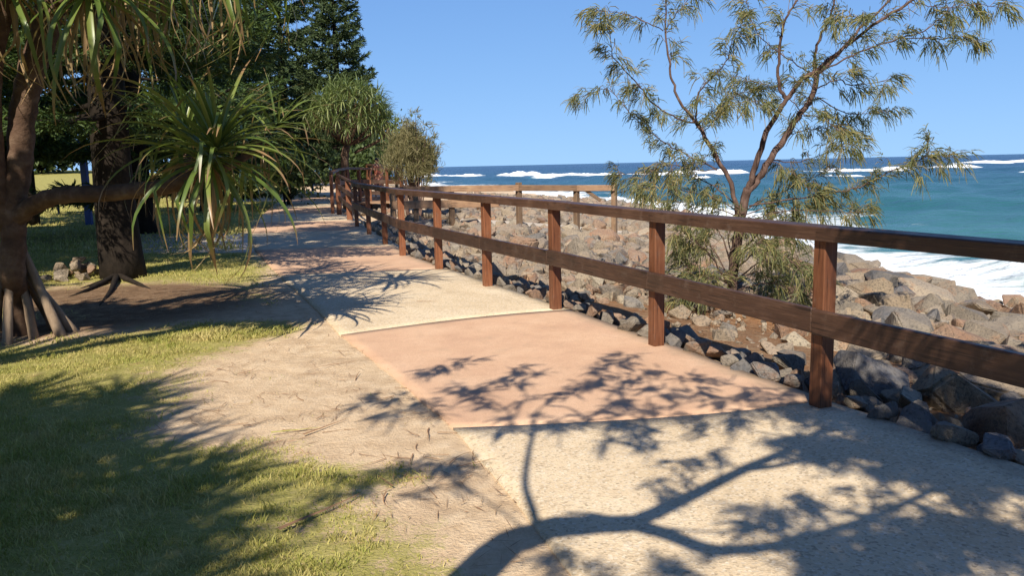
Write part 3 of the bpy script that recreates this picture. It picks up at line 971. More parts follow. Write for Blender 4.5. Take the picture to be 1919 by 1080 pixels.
mids = [
 ([(1305, 228), (1307, 180), (1327, 153), (1360, 117), (1373, 73), (1390, 43)], .013, .004, (.2, -.3)),
 ([(1300, 230), (1260, 217), (1220, 190), (1200, 163), (1173, 133), (1147, 100), (1140, 60), (1112, 48)], .013, .004, (.2, -.5)),
 ([(1246, 57), (1193, 33), (1147, 23), (1118, 20)], .008, .003, (.6, .7)),
 ([(1248, 55), (1265, 30), (1285, 5), (1300, -20)], .008, .003, (.6, .8)),
 ([(1345, 318), (1327, 310), (1273, 283), (1240, 263), (1200, 233), (1167, 197), (1137, 167), (1085, 182)], .012, .003, (0, .7)),
 ([(1476, 252), (1506, 245), (1550, 238), (1590, 232)], .008, .003, (.1, .5)),
 ([(1530, 183), (1582, 210), (1626, 213), (1672, 206)], .009, .003, (.3, .6)),
 ([(1532, 165), (1570, 150), (1599, 160), (1669, 148)], .010, .003, (.3, .1)),
 ([(1540, 133), (1612, 97), (1686, 72), (1739, 53), (1772, 23), (1800, 0)], .014, .004, (.2, 0)),
 ([(1690, 71), (1759, 72), (1806, 70), (1830, 80)], .008, .003, (.1, .3)),
 ([(1521, 137), (1475, 110), (1430, 75), (1410, 40), (1400, 0)], .010, .003, (.3, .6)),
 ([(1503, 212), (1470, 175), (1420, 155), (1375, 150)], .008, .003, (.2, .8)),
 ([(1305, 240), (1340, 205), (1380, 180), (1430, 165)], .008, .003, (.2, .9)),
 ([(1315, 250), (1345, 220), (1355, 200), (1400, 190), (1430, 195)], .007, .003, (.1, -.4)),
 ([(1706, 3), (1760, 14), (1830, 8), (1885, 15)], .006, .003, (-.5, -.5)),
 ([(1640, 45), (1600, 30), (1560, 35)], .007, .003, (-.4, -.6)),
 ([(1405, 385), (1500, 372), (1560, 362), (1619, 347), (1666, 323), (1706, 307), (1736, 290), (1739, 263)], .013, .003, (0, -.6)),
 ([(1706, 307), (1745, 291), (1778, 294)], .005, .003, (-.4, -.5)),
 ([(1445, 300), (1490, 305), (1540, 290), (1600, 268)], .008, .003, (.1, .5)),
 ([(1392, 395), (1340, 350), (1290, 330), (1230, 320), (1155, 330)], .011, .003, (.1, .8)),
 ([(1390, 420), (1450, 400), (1530, 395), (1620, 400)], .010, .003, (0, -.5)),
 ([(1500, 213), (1540, 222), (1570, 245), (1585, 280)], .007, .003, (.1, -.2)),
]
mids += [
 ([(1392, 400), (1345, 375), (1300, 360), (1255, 352), (1200, 352)], .010, .003, (0, -.5)),
 ([(1390, 410), (1330, 385), (1270, 378), (1215, 372)], .009, .003, (.1, .6)),
 ([(1395, 395), (1440, 370), (1490, 350), (1530, 330), (1560, 315)], .009, .003, (.1, .6)),
 ([(1393, 405), (1450, 385), (1510, 380), (1560, 385), (1600, 390)], .009, .003, (.1, .8)),
 ([(1440, 300), (1480, 320), (1510, 350), (1530, 370)], .006, .003, (0, -.3)),
 ([(1345, 315), (1310, 320), (1270, 310), (1240, 312), (1190, 340)], .007, .003, (0, -.3)),
]
shrub = [
 ([(1372, 545), (1320, 535), (1290, 545), (1262, 560)], .010, .004, (0, -.5)),
 ([(1374, 540), (1410, 510), (1450, 520), (1500, 490)], .012, .004, (0, .4)),
 ([(1372, 530), (1330, 460), (1300, 450), (1275, 470)], .012, .004, (0, .5)),
 ([(1374, 510), (1405, 480), (1420, 455), (1450, 470)], .012, .004, (0, -.7)),
 ([(1372, 540), (1330, 480), (1290, 440), (1262, 430)], .014, .004, (0, -.5)),
 ([(1372, 535), (1320, 510), (1280, 500), (1260, 520)], .012, .004, (0, -.4)),
 ([(1374, 520), (1400, 460), (1440, 430), (1490, 445)], .014, .004, (0, -.5)),
 ([(1374, 530), (1430, 490), (1480, 490), (1515, 520)], .013, .004, (0, -.6)),
 ([(1372, 500), (1350, 440), (1330, 420), (1300, 405)], .012, .004, (0, .3)),
 ([(1376, 490), (1420, 440), (1460, 420), (1480, 410)], .012, .004, (0, .4)),
 ([(1374, 545), (1440, 530), (1490, 545), (1530, 560)], .010, .004, (0, -.4)),
 ([(1373, 480), (1365, 440), (1385, 420), (1400, 410)], .010, .004, (0, -.3)),
 ([(1372, 540), (1345, 520), (1310, 530)], .010, .004, (0, -.6)),
]
tp, td = [], []
def sprout(pts, a, b, every, side_l, tn):
    """side twigs with tufts along part of a branch"""
    n = len(pts)
    tw = MB()
    for i in range(int(a * n), max(int(a * n) + 1, int(b * n))):
        j = min(i + 1, n - 1)
        seg_ = pts[j] - pts[max(j - 1, 0)]
        k = max(1, int(seg_.length / every + random.random()))
        for _ in range(k):
            p = pts[max(j - 1, 0)] + seg_ * random.random()
            d = seg_.normalized() * random.uniform(.3, 1) + Vector((random.gauss(0, .6), random.gauss(0, .7), random.gauss(.1, .5)))
            d.normalize()
            L = side_l * random.uniform(.4, 1.1)
            q = p + d * L + Vector((0, 0, -.15 * L))
            m_ = p + d * L * .5 + Vector((0, 0, .03))
            tw.tube([p, m_, q], [.0035, .003, .002], 4, 0, 0, False)
            for t_ in (.45, .75, 1.0):
                if random.random() < tn:
                    c = p + (q - p) * t_
                    tp.append(tuple(c)); dd_ = d * .8 + Vector((random.gauss(0, .3), random.gauss(0, .3), -.35)); dd_.normalize(); td.append(tuple(dd_))
    return tw
twigs = MB()
def grab(m):
    n = len(twigs.v); twigs.v.extend(m.v); twigs.f.extend([tuple(i + n for i in f) for f in m.f]); twigs.m.extend(m.m)
for px, r0, r1, dd in big_:
    pts = stem('limb', px, r0, r1, dd)
    grab(sprout(pts, .45, 1, .13, .26, .5))
for px, r0, r1, dd in mids:
    pts = stem('branch', px, r0, r1, dd, n=5)
    grab(sprout(pts, .15, 1, .07, .22, .75))
    tp.append(tuple(pts[-1])); td.append(tuple((pts[-1] - pts[-3]).normalized()))
for px, r0, r1, dd in shrub:
    pts = stem('branch', px, r0, r1, dd, n=5)
    grab(sprout(pts, .25, 1, .042, .30, .68))
props(twigs.build('twigs', M['twig'], oak), kind='stuff')
V, Q = tuft_arrays(tp, td, rngo, 11, (.06, .165), .0042, .45, .5)
np_obj('foliage', V, Q, M['oak_leaf'], oak)['kind'] = 'stuff'
print('oak tufts', len(tp))

# ------------------------------------------------------------------ pandanus
def pand_leaf_mesh(seed, L=1.0, w=.034, droop=1.0, kink=False):
    """strap leaf from the origin along +x, arching down, V-folded"""
    r = random.Random(seed)
    n = 11
    V, A = [], []
    ang, x, z = r.uniform(-.05, .1), 0.0, 0.0
    tw = r.uniform(-.4, .4)
    kk = r.uniform(.45, .65)
    for i in range(n + 1):
        t = i / n
        ww = w * (min(1, .75 + t * 1.5) if t < .2 else 1.0) * (1 - t ** 3.2) + .002
        sgn = tw * t
        for q, f in ((-1, 1), (0, 0), (1, 1)):
            V.append((x - math.sin(ang) * .3 * ww * f * 0, q * ww * math.cos(sgn), z + f * ww * .45 + q * ww * math.sin(sgn)))
            A.append(t)
        st = L / n
        ang -= droop * (.06 + .26 * t * t) * (1.0 if not kink or t < kk else .25)
        if kink and abs(t - kk) < .5 / n: ang -= 1.0
        ang = max(ang, -1.62 - r.uniform(0, .1))
        x += math.cos(ang) * st; z += math.sin(ang) * st
    Q = []
    for i in range(n):
        for j in range(2):
            a = i * 3 + j
            Q.append((a, a + 1, a + 4, a + 3))
    return V, Q, A
def leaf_data(seed, mat, **kw):
    V, Q, A = pand_leaf_mesh(seed, **kw)
    me = np_mesh('leaf', V, Q, mat, True)
    a_ = me.attributes.new('along', 'FLOAT', 'POINT'); a_.data.foreach_set('value', np.array(A, np.float32))
    return me
LV = [leaf_data(k, M['pand_leaf'], L=1.0, w=.0155 + .003 * (k % 3), droop=[.35, .55, .8, 1.05, 1.3, .7, .9, 1.15][k], kink=k >= 5) for k in range(8)]
DV = [leaf_data(30 + k, M['pand_dead'], L=.9, w=.011, droop=1.5 + .3 * k, kink=k == 2) for k in range(3)]

FV = [leaf_data(50 + k, M['pand_far'], L=1.0, w=.030, droop=[.25, .4, .55, .7, .9, .35, .6, .8][k]) for k in range(8)]
def leaf_mats(center, axis, n, rng, L=(.75, 1.1), dead=0):
    """list of (mesh index, dead?, matrix) for a spiral head of leaves"""
    axis = Vector(axis).normalized()
    q = Vector((0, 0, 1)).rotation_difference(axis)
    out = []
    for i in range(n + dead):
        isd = i >= n
        t = i / max(n - 1, 1) if not isd else 1.0
        az = i * 2.39996 + rng.uniform(-.25, .25)
        el = math.radians(78 - 95 * t ** .85 + rng.uniform(-10, 10)) if not isd else math.radians(rng.uniform(-60, -15))
        d = q @ Vector((math.cos(az) * math.cos(el), math.sin(az) * math.cos(el), math.sin(el)))
        if d.z < -.75: d.z = -.75; d.normalize()
        side = Vector((0, 0, 1)).cross(d)
        if side.length < .05: side = Vector((1, 0, 0))
        side.normalize()
        up = d.cross(side)
        s = rng.uniform(*L) * (.8 + .35 * min(1, t * 1.6))
        base = Vector(center) + axis * (.22 * (1 - t)) + d * .03
        mtx = Matrix.Translation(base) @ Matrix((d, side, up)).transposed().to_4x4() @ Matrix.Rotation(rng.uniform(-.3, .3), 4, 'X') @ Matrix.Diagonal((s, s, s, 1))
        if isd: k = rng.randrange(3)
        else: k = rng.choice([0, 1, 2, 5] if t < .5 else [2, 3, 4, 6, 7])
        out.append((k, isd, mtx))
    return out

def pandanus(loc, label, stems, heads, single, roots=(), group=None, seed=1, bark='bark_pand', cat='tree'):
    """stems: [(name, pts, r0, r1)], heads: [(centre, axis, leaf count, dead count, (L0, L1))]"""
    t = thing('pandanus_tree', loc, label, cat, group)
    loc = Vector(loc)
    rng = random.Random(seed)
    for nm, pts, r0, r1 in stems:
        pts = catm([Vector(p) - loc for p in pts], 6)
        rad = [r0 + (r1 - r0) * i / (len(pts) - 1) for i in range(len(pts))]
        rad = [r * (1 + .05 * math.sin(i * 2.1)) for i, r in enumerate(rad)]
        m = MB(); m.tube(pts, rad, 12, 0, .05)
        m.build(nm, M[bark], t, True)
    for pts, r0, r1 in roots:
        m = MB(); pts = catm([Vector(p) - loc for p in pts], 4)
        m.tube(pts, [r0 + (r1 - r0) * i / (len(pts) - 1) for i in range(len(pts))], 9, 0, .08)
        m.build('prop_root', M['root'], t, True)
    for c, ax, n, dead, L in heads:
        mats = leaf_mats(Vector(c) - loc, ax, n, rng, L, dead)
        if single:
            for k, isd, mx in mats:
                o = link(bpy.data.objects.new('dry_leaf' if isd else 'leaf', DV[k] if isd else LV[k]), t)
                o.matrix_local = mx
        else:
            vs, fs, al, mi = [], [], [], []
            for k, isd, mx in mats:
                me = DV[k] if isd else FV[k]
                b = len(vs)
                vs += [mx @ v.co for v in me.vertices]
                fs += [tuple(i + b for i in p.vertices) for p in me.polygons]
                al += [j / 36 for j in range(len(me.vertices))]
                mi += [1 if isd else 0] * len(me.polygons)
            m = MB(); m.add(vs, fs); m.m = mi
            o = m.build('leaf_head', [M['pand_far'], M['litter']], t, True)
            a_ = o.data.attributes.new('along', 'FLOAT', 'POINT'); a_.data.foreach_set('value', np.array(al, np.float32))
    return t

PD = 7.75
pb = gp(28, 632)
def P_(u, v, d=0.0): return at(u, v, PD + d)
roots = []
for k in range(15):
    a_ = k * 6.283 / 15 + .2 * math.sin(k * 5)
    rr_ = .40 + .12 * math.sin(k * 2.3)
    e = Vector((pb.x + math.cos(a_) * rr_, pb.y + .12 + math.sin(a_) * rr_, 0)); e.z = float(g(e.x, e.y)) - .06
    z_ = .70 + .16 * math.sin(k * 3.7)
    s_ = Vector((pb.x + math.cos(a_) * .06, pb.y + .12 + math.sin(a_) * .06, z_ + .10))
    m_ = Vector((pb.x + math.cos(a_) * (.10 + rr_ * .36), pb.y + .12 + math.sin(a_) * (.10 + rr_ * .36), z_ * .55))
    roots.append(([s_, m_, e], .028, .050))
pandanus((pb.x, pb.y, pb.z), 'pandanus tree with prop roots and a long low bough at the left edge', [
    ('trunk', [Vector((pb.x, pb.y + .12, pb.z - .1)), Vector((pb.x, pb.y + .12, pb.z + .35)), P_(24, 520), P_(26, 440), P_(24, 385), P_(36, 310), P_(42, 220), P_(60, 130), P_(84, 60), P_(98, -15, .1), P_(110, -110, .1)], .105, .12),
    ('bough', [P_(20, 420), P_(58, 388, -.05), P_(110, 367, -.2), P_(200, 362, -.35), P_(300, 352, -.5), P_(350, 338, -.55), P_(385, 318, -.6)], .088, .062),
    ('bough', [P_(16, 430), P_(-4, 330, -.1), P_(-14, 220, -.2), P_(-10, 120, -.3), P_(10, 10, -.4), P_(20, -60, -.4)], .085, .06),
    ('bough', [P_(320, 345, -.5), P_(340, 320, -.2), P_(352, 290, .1)], .05, .045),
    ('bough', [P_(360, 335, -.5), P_(430, 310, -.45), P_(495, 268, -.3)], .05, .035),
    ('bough', [P_(84, 50), P_(130, -10, -.2), P_(175, -55, -.4)], .07, .05),
    ('bough', [P_(100, -20), P_(190, -70, .3), P_(290, -105, .3)], .06, .05),
    ('bough', [P_(190, -70, .3), P_(300, -130, .0), P_(410, -120, -.2)], .05, .045),
], [
    (P_(392, 308, -.6), (.5, -.25, .75), 92, 30, (.72, 1.08)),
    (P_(352, 285, .1), (-.1, .2, .9), 48, 12, (.75, 1.05)),
    (P_(498, 262, -.3), (.6, -.1, .6), 30, 10, (.42, .62)),
    (P_(165, -12, -.4), (.25, -.35, .6), 72, 22, (.9, 1.2)),
    (P_(285, -55, .3), (.3, -.1, .7), 60, 18, (.85, 1.15)),
    (P_(225, -40, .9), (.1, .4, .7), 50, 14, (.85, 1.15)),
    (P_(410, -70, -.2), (.5, -.2, .6), 56, 16, (.8, 1.1)),
    (P_(15, -25, -.4), (-.2, -.3, .7), 54, 14, (.85, 1.15)),
    (P_(112, -115, .1), (.0, .3, .9), 30, 6, (.8, 1.1)),
], True, roots, seed=3)

# round pandanus by the lookout
c = at(655, 215, 33.0)
rng = random.Random(12)
heads, stems_ = [], []
b0 = Vector((at(648, 330, 33).x, 33, float(g(-6.8, 33)) - .1))
fork = at(650, 272, 33)
stems_.append(('trunk', [b0, at(646, 300, 33), fork], .17, .15))
for k in range(64):
    a, e = k * 2.39996, math.asin(-.5 + 1.48 * (k + .5) / 64)
    d = Vector((math.cos(a) * math.cos(e), math.sin(a) * math.cos(e), math.sin(e)))
    q = c + Vector((d.x * 1.35, d.y * 1.35, d.z * 1.2 - .05)) * rng.uniform(.72, 1.08)
    heads.append((q, d + Vector((0, 0, .35)), 30, 3, (.42, .66)))
    if k % 5 == 0: stems_.append(('bough', [fork, (fork + q) / 2 + Vector((0, 0, -.12)), q], .07, .04))
for u, v in ((728, 232), (738, 240), (715, 250), (722, 222)):
    q = at(u, v, 32.6); heads.append((q, (.4, 0, .8), 24, 3, (.45, .6)))
stems_.append(('bough', [fork + Vector((.3, 0, -.3)), at(712, 262, 32.7), at(730, 240, 32.6)], .06, .04))
pandanus(b0, 'round topped pandanus tree standing beside the lookout railing', stems_, heads, False, seed=5)

# ------------------------------------------------------------------ Norfolk pines
def norfolk(base, H, crown0, rmax, label, seed, dens=1.0, mat='pine_leaf', r0=.3, needle=.07, step=.75, prof=1.0, nw=.011, group=None, lean=0):
    rng = np.random.default_rng(seed); rnd = random.Random(seed)
    t = thing('pine_tree', base, label, 'tree', group)
    m = MB()
    pts = [Vector((rnd.gauss(0, .02), rnd.gauss(0, .02), H * k / 12 - .1)) for k in range(13)]
    rad = [r0 * (1 - .93 * k / 12) * (1.12 if k == 0 else 1) for k in range(13)]
    pts.insert(1, Vector((0, 0, .35))); rad.insert(1, r0 * 1.0)
    m.tube(pts, rad, 14, 0, .06)
    m.build('trunk', M['bark_dark'], t, True)
    br = MB()
    P, D = [], []
    z = crown0
    while z < H - .25:
        f = (z - crown0) / (H - crown0)
        R = rmax * (1 - f) ** prof * min(1, .75 + 1.2 * f) + .15
        nb = max(4, int(7 - 2 * f))
        a0 = rnd.random() * 6.28
        for k in range(nb):
            a = a0 + 6.283 * k / nb + rnd.gauss(0, .14)
            L = R * rnd.uniform(.78, 1.1)
            rise = .22 + .5 * f
            dirh = Vector((math.cos(a), math.sin(a), 0)); sd = Vector((-dirh.y, dirh.x, 0))
            line = []
            zz = z + rnd.gauss(0, .14)
            for i in range(7):
                s = i / 6
                line.append(Vector((0, 0, zz)) + dirh * (L * s) + Vector((0, 0, L * (rise * s * .6 - .42 * s * (1 - f) + .30 * s * s))) + sd * (.05 * L * math.sin(s * 3 + k)))
            br.tube(line, [max(.008, .05 * (1 - f) * (1 - .85 * i / 6) + .006) for i in range(7)], 5, 0, 0, False)
            nbl = max(6, int(L * 17 * dens))
            for j in range(nbl):
                s = .18 + .82 * (j + rnd.random()) / nbl
                i = min(5, int(s * 6)); p = line[i].lerp(line[i + 1], s * 6 - i)
                l = (.30 + .55 * math.sin(min(1, s * 1.15) * math.pi) ** .7) * min(1, .35 + L * .25) * rnd.uniform(.6, 1.1)
                sg = 1 if j % 2 else -1
                d = (dirh * rnd.uniform(.45, .8) + sd * sg * rnd.uniform(.5, 1) + Vector((0, 0, rnd.uniform(-.35, .3)))).normalized()
                nseg = max(3, int(l / .085))
                for q in range(nseg):
                    w = (q + .5) / nseg
                    c = p + d * (l * w) + Vector((0, 0, -.22 * l * w + .28 * l * w * w))
                    P.append(c); D.append(d)
        z += step * rnd.uniform(.8, 1.15) * (1 - .35 * f)
    br.build('branches', M['bark_dark'], t, True)
    P, D = np.array(P), np.array(D)
    nn = 5
    P = np.repeat(P, nn, 0); D = np.repeat(D, nn, 0); N = len(P)
    P = P + rng.normal(0, .02, (N, 3))
    d = D * .9 + rng.normal(0, .55, (N, 3)); d /= np.linalg.norm(d, axis=1, keepdims=True)
    side = np.cross(d, rng.normal(0, 1, (N, 3))); side /= np.linalg.norm(side, axis=1, keepdims=True)
    l = needle * rng.uniform(.7, 1.5, (N, 1))
    V = np.stack([P - side * nw, P + side * nw, P + d * l + side * nw * .4, P + d * l - side * nw * .4], 1).reshape(-1, 3)
    Q = np.arange(N * 4).reshape(-1, 4)
    o = np_obj('foliage', V, Q, M[mat], t); o['kind'] = 'stuff'
    print('pine', label[:20], N)
    return t

def gl(x, y): return (x, y, float(g(x, y)))
q = gp(214, 524)
norfolk((q.x, q.y + .28, q.z), 15, 2.5, 3.6, 'Norfolk pine with a thick black trunk behind the pandanus bough', 31, 1.1, r0=.30, needle=.09, nw=.013)
norfolk(gl(-9.3, 21), 13.0, 1.4, 4.3, 'dense dark Norfolk pine beside the path behind the thick black trunk', 32, .55, needle=.13, nw=.02)
norfolk(gl(-11.6, 32), 14.0, 1.0, 3.9, 'Norfolk pine with low dark boughs left of the round pandanus', 33, .5, needle=.15, nw=.024)
q = at(640, 315, 46)
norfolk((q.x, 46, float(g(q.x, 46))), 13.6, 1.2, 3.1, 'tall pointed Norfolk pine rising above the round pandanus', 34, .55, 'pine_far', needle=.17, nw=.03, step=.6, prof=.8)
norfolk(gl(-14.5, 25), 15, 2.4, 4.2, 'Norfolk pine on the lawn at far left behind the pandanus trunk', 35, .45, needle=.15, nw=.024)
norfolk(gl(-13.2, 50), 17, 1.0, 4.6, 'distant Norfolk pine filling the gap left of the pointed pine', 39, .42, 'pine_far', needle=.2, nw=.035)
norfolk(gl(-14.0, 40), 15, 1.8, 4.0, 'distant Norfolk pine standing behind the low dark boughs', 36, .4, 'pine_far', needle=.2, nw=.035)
norfolk(gl(-13.0, 17.5), 14, 2.2, 4.2, 'Norfolk pine on the lawn farther left of the blue post', 40, .9, needle=.16, nw=.03)  # added for its shade on the lawn behind, trunk out of view
norfolk(gl(-11.8, 12.2), 13, 3.2, 3.9, 'Norfolk pine on the lawn left of the black trunk and the stone heap', 38, .9, needle=.16, nw=.03)  # extra pine past the frame edge, there to darken the lawn
# added out of frame on the left to shade the ground round the dark trunk
norfolk(gl(-10.6, 6.0), 14, 4.6, 3.4, 'Norfolk pine standing left of the pandanus beside the lawn', 37, .7, needle=.14, nw=.024)

# ------------------------------------------------------------------ bushy trees and shrubs
def bushy(name, base, W, H, trunk_h, label, seed, n, leaf, mat, cat='tree', group=None, stems=1, up=0.0, clumps=26, centres=None, spread=None):
    rng = np.random.default_rng(seed); rnd = random.Random(seed)
    t = thing(name, base, label, cat, group)
    C = []
    for k in range(clumps):
        a, e = rnd.uniform(0, 6.28), math.asin(rnd.uniform(-.55, 1))
        r = rnd.uniform(.45, .95)
        C.append((math.cos(a) * math.cos(e) * W / 2 * r, math.sin(a) * math.cos(e) * W / 2 * r, trunk_h + (H - trunk_h) * (.5 + .5 * math.sin(e) * r)))
    if centres: C = centres
    m = MB()
    for s in range(stems):
        o_ = Vector((rnd.gauss(0, .15 * (stems > 1)), rnd.gauss(0, .15 * (stems > 1)), -.1))
        m.tube([o_, o_ * 1.2 + Vector((rnd.gauss(0, .05), 0, trunk_h * .6 + .1)), o_ * 2 + Vector((0, 0, trunk_h + (H - trunk_h) * .45))], [.035 * H ** .5 * 1.4, .03 * H ** .5 * 1.2, .015 * H ** .5], 8, 0, .1)
    m.build('trunk', M['bark_dark'] if mat == 'bush_leaf' else M['bark_oak'], t, True)
    m = MB()
    for c in C:
        m.tube([(0, 0, trunk_h * .8), (c[0] * .5, c[1] * .5, (trunk_h * .8 + c[2]) / 2 + .1), c], [.05 * H / 6, .035 * H / 6, .012], 5, 0, 0, False)
    m.build('limbs', M['bark_dark'] if mat == 'bush_leaf' else M['bark_oak'], t, True)
    C = np.array(C)
    idx = rng.integers(0, len(C), n)
    rad = spread or W * .17
    P = C[idx] + rng.normal(0, 1, (n, 3)) * np.array([rad, rad, rad * .75]) * .75
    d = rng.normal(0, 1, (n, 3)); d[:, 2] += up; d /= np.linalg.norm(d, axis=1, keepdims=True)
    side = np.cross(d, rng.normal(0, 1, (n, 3))); side /= np.linalg.norm(side, axis=1, keepdims=True)
    l = leaf[0] * rng.uniform(.6, 1.4, (n, 1)); w = side * leaf[1]
    V = np.stack([P, P + d * l * .5 + w, P + d * l, P + d * l * .5 - w], 1).reshape(-1, 3)
    np_obj('foliage', V, np.arange(n * 4).reshape(-1, 4), M[mat], t)['kind'] = 'stuff'
    return t
# olive she-oak shrub right of the round pandanus
q = at(768, 350, 28)
bushy('she_oak_shrub', (q.x + .06, 28, float(g(q.x, 28))), 1.42, 2.95, .5, 'upright olive she-oak shrub on the seaward side of the lookout', 51, 9000, (.26, .010), 'oak_olive', 'shrub', None, 3, 1.6, 40)
q = at(785, 350, 27.4)
tt = thing('she_oak_sapling', (q.x, 27.4, float(g(q.x, 27.4))), 'thin feathery sapling sticking out above the olive shrub', 'shrub')
tp2, td2 = [], []
m = MB()
for (u, v) in ((778, 212), (760, 225), (808, 258), (822, 278), (800, 240), (815, 300)):
    e = at(u, v, 27.4) - tt.location
    pts = catm([(0, 0, 0), (e.x * .4, 0, e.z * .55), tuple(e)], 5)
    m.tube(pts, [.02 * (1 - i / len(pts)) + .004 for i in range(len(pts))], 5, 0, 0, False)
    for p in pts[5:]:
        for _ in range(5):
            tp2.append(tuple(p + Vector((random.gauss(0, .08), random.gauss(0, .08), random.gauss(0, .08))))); td2.append((random.gauss(.2, .4), random.gauss(0, .4), .6))
m.build('stems', M['bark_oak'], tt, True)
V, Q = tuft_arrays(tp2, td2, rngo, 8, (.15, .32), .008, .5, .3)
np_obj('foliage', V, Q, M['oak_olive'], tt)['kind'] = 'stuff'
# trees beyond the lawn
far = [(-62, 88, 13, 8, 'bush_leaf'), (-50, 84, 11, 7, 'bush_leaf'), (-41, 90, 12, 9, 'bush_leaf'), (-33, 84, 10, 7.5, 'bush_leaf'), (-26, 92, 12, 9, 'bush_leaf'), (-20.5, 86, 9, 7, 'bush_leaf'), (-15, 95, 9, 7, 'bush_leaf'), (-46, 62, 7, 4.2, 'bush_leaf'), (-38, 68, 6, 3.4, 'bush_leaf')]
words_ = ['leftmost of the tall bushy trees across the lawn', 'second bushy tree from the left across the lawn', 'tall wide bushy tree across the lawn behind the pandanus trunk',
          'bushy tree across the lawn in line with the blue post', 'wide bushy tree across the lawn behind the black pine trunk', 'smaller bushy tree across the lawn behind the dark pines',
          'bushy tree far behind the pointed pine', 'low round shrub on the lit lawn at far left', 'smaller low shrub on the lit lawn beside the low round one']
for k, (x, y, W, H, mt) in enumerate(far):
    bushy('bushy_tree' if H > 5 else 'shrub', gl(x, y), W, H, 1.6 if H > 5 else .2, words_[k], 60 + k, 4200, (.55, .16), mt, 'tree' if H > 5 else 'shrub', None, 1, 0, 30)
R7 = random.Random(23)
cen = []
for k in range(34):
    y_ = R7.uniform(1.6, 4.3)
    cen.append((R7.uniform(-6.9, -3.35) + 5.6, y_ - 2.6, R7.uniform(8.1, 8.95) - y_ / 1.05))
bushy('bushy_tree', (-5.6, 2.6, 0), 3.2, 6.2, 4.4, 'unseen slanted bushy tree added to shade the pandanus with prop roots', 58, 7500, (.2, .05), 'bush_leaf', 'tree', None, 1, 0, 30, cen, .24)  # added out of view; crown slanted along the light to shade trunk and bough
for k, (x, y, W, H, lb) in enumerate([(-16, -12, 9, 9.5, 'leftmost big tree added behind the viewer to block skylight'), (-7, -15, 9, 10, 'second big tree from the left added behind the viewer to block skylight'),
                                      (2, -14, 8, 9, 'third big tree from the left added behind the viewer to block skylight'), (9, -12, 6, 7, 'rightmost tree added behind the viewer to block skylight'), (-20, 0, 9, 9, 'big unseen tree added left of the viewer to block skylight')]):
    bushy('bushy_tree', (x, y, 0), W, H, 1.8, lb, 120 + k, 4500, (.5, .14), 'bush_leaf', 'tree', None, 1, 0, 30)  # unseen trees added to cut skylight from behind and from the left
# low dark shrubs under the pines
for k, (x, y, W, H, lb) in enumerate([(-8.6, 27.5, 2.6, 1.6, 'dark low shrub under the pines beside the path end'), (-9.6, 36, 3.5, 2.2, 'dark shrub in the shade at the foot of the pointed pine'), (-7.3, 41, 2.6, 2.6, 'dark shrub in the shade behind the round pandanus trunk')]):
    if k == 0: continue
    bushy('shrub', gl(x, y), W, H, .2, lb, 90 + k, 2500, (.22, .06), 'bush_leaf', 'shrub', None, 3)

# ------------------------------------------------------------------ trees behind the camera whose shade falls into view
def shp(u, v, h):
    s = gp(u, v)
    return Vector((s.x - LX * h, s.y - LY * h, s.z + h))
sb = Vector((-1.75, -1.0, 0))
shade = thing('she_oak_tree', sb, 'leaning she-oak beside the path whose branch shadow falls across the slabs', 'tree')
def sstem(name, px, r0, r1, pre=(), n=8):
    pts = catm([Vector(p) - sb for p in pre] + [shp(*q) - sb for q in px], 5)
    m = MB(); m.tube(pts, [r0 + (r1 - r0) * i / (len(pts) - 1) for i in range(len(pts))], n, 0, .06)
    m.build(name, M['bark_oak'], shade, True)
    return pts
sstem('trunk', [(880, 1085, 2.55), (1000, 1003, 2.75), (1090, 988, 2.9), (1190, 985, 3.0)], .12, .062, [sb - Vector((0, 0, .1)), (-1.45, -.55, 1.2)])
tp, td = [], []
twigs = MB()
for px, r0, r1 in [
    ([(1185, 985, 3.0), (1290, 935, 3.1), (1400, 880, 3.25), (1480, 845, 3.35), (1560, 800, 3.5), (1660, 765, 3.6)], .05, .018),
    ([(1390, 885, 3.2), (1470, 873, 3.3), (1550, 850, 3.4), (1650, 825, 3.5), (1760, 800, 3.6)], .022, .010),
    ([(1190, 987, 3.0), (1260, 1008, 3.0), (1330, 1033, 3.0), (1430, 1030, 3.1), (1540, 1003, 3.2), (1650, 966, 3.3), (1770, 915, 3.4), (1930, 882, 3.6)], .045, .018),
    ([(1010, 1002, 2.76), (1000, 960, 2.95), (985, 910, 3.1), (992, 850, 3.25), (998, 822, 3.3), (1000, 790, 3.4)], .024, .014),
    ([(998, 822, 3.3), (960, 795, 3.45), (950, 770, 3.5), (900, 745, 3.6), (850, 720, 3.7)], .011, .005),
    ([(1000, 812, 3.3), (1050, 800, 3.45), (1150, 785, 3.6), (1300, 755, 3.8), (1420, 740, 3.9)], .012, .005),
    ([(1150, 785, 3.6), (1165, 740, 3.7), (1160, 690, 3.85)], .007, .004),
    ([(950, 770, 3.5), (880, 765, 3.6), (790, 775, 3.7), (710, 760, 3.75)], .006, .003),
    ([(1060, 965, 2.9), (1120, 968, 2.95), (1185, 985, 3.0)], .010, .010),
    ([(1210, 990, 3.0), (1330, 1000, 3.2), (1420, 990, 3.3), (1480, 960, 3.4)], .008, .004),
    ([(1900, 890, 3.55), (1840, 860, 3.7), (1780, 840, 3.8), (1700, 870, 3.9)], .010, .005),
    ([(1000, 1003, 2.75), (850, 900, 3.1), (760, 890, 3.3), (630, 935, 3.5)], .006, .003),
    ]:
    sstem('branch', px, r0, r1, n=6)
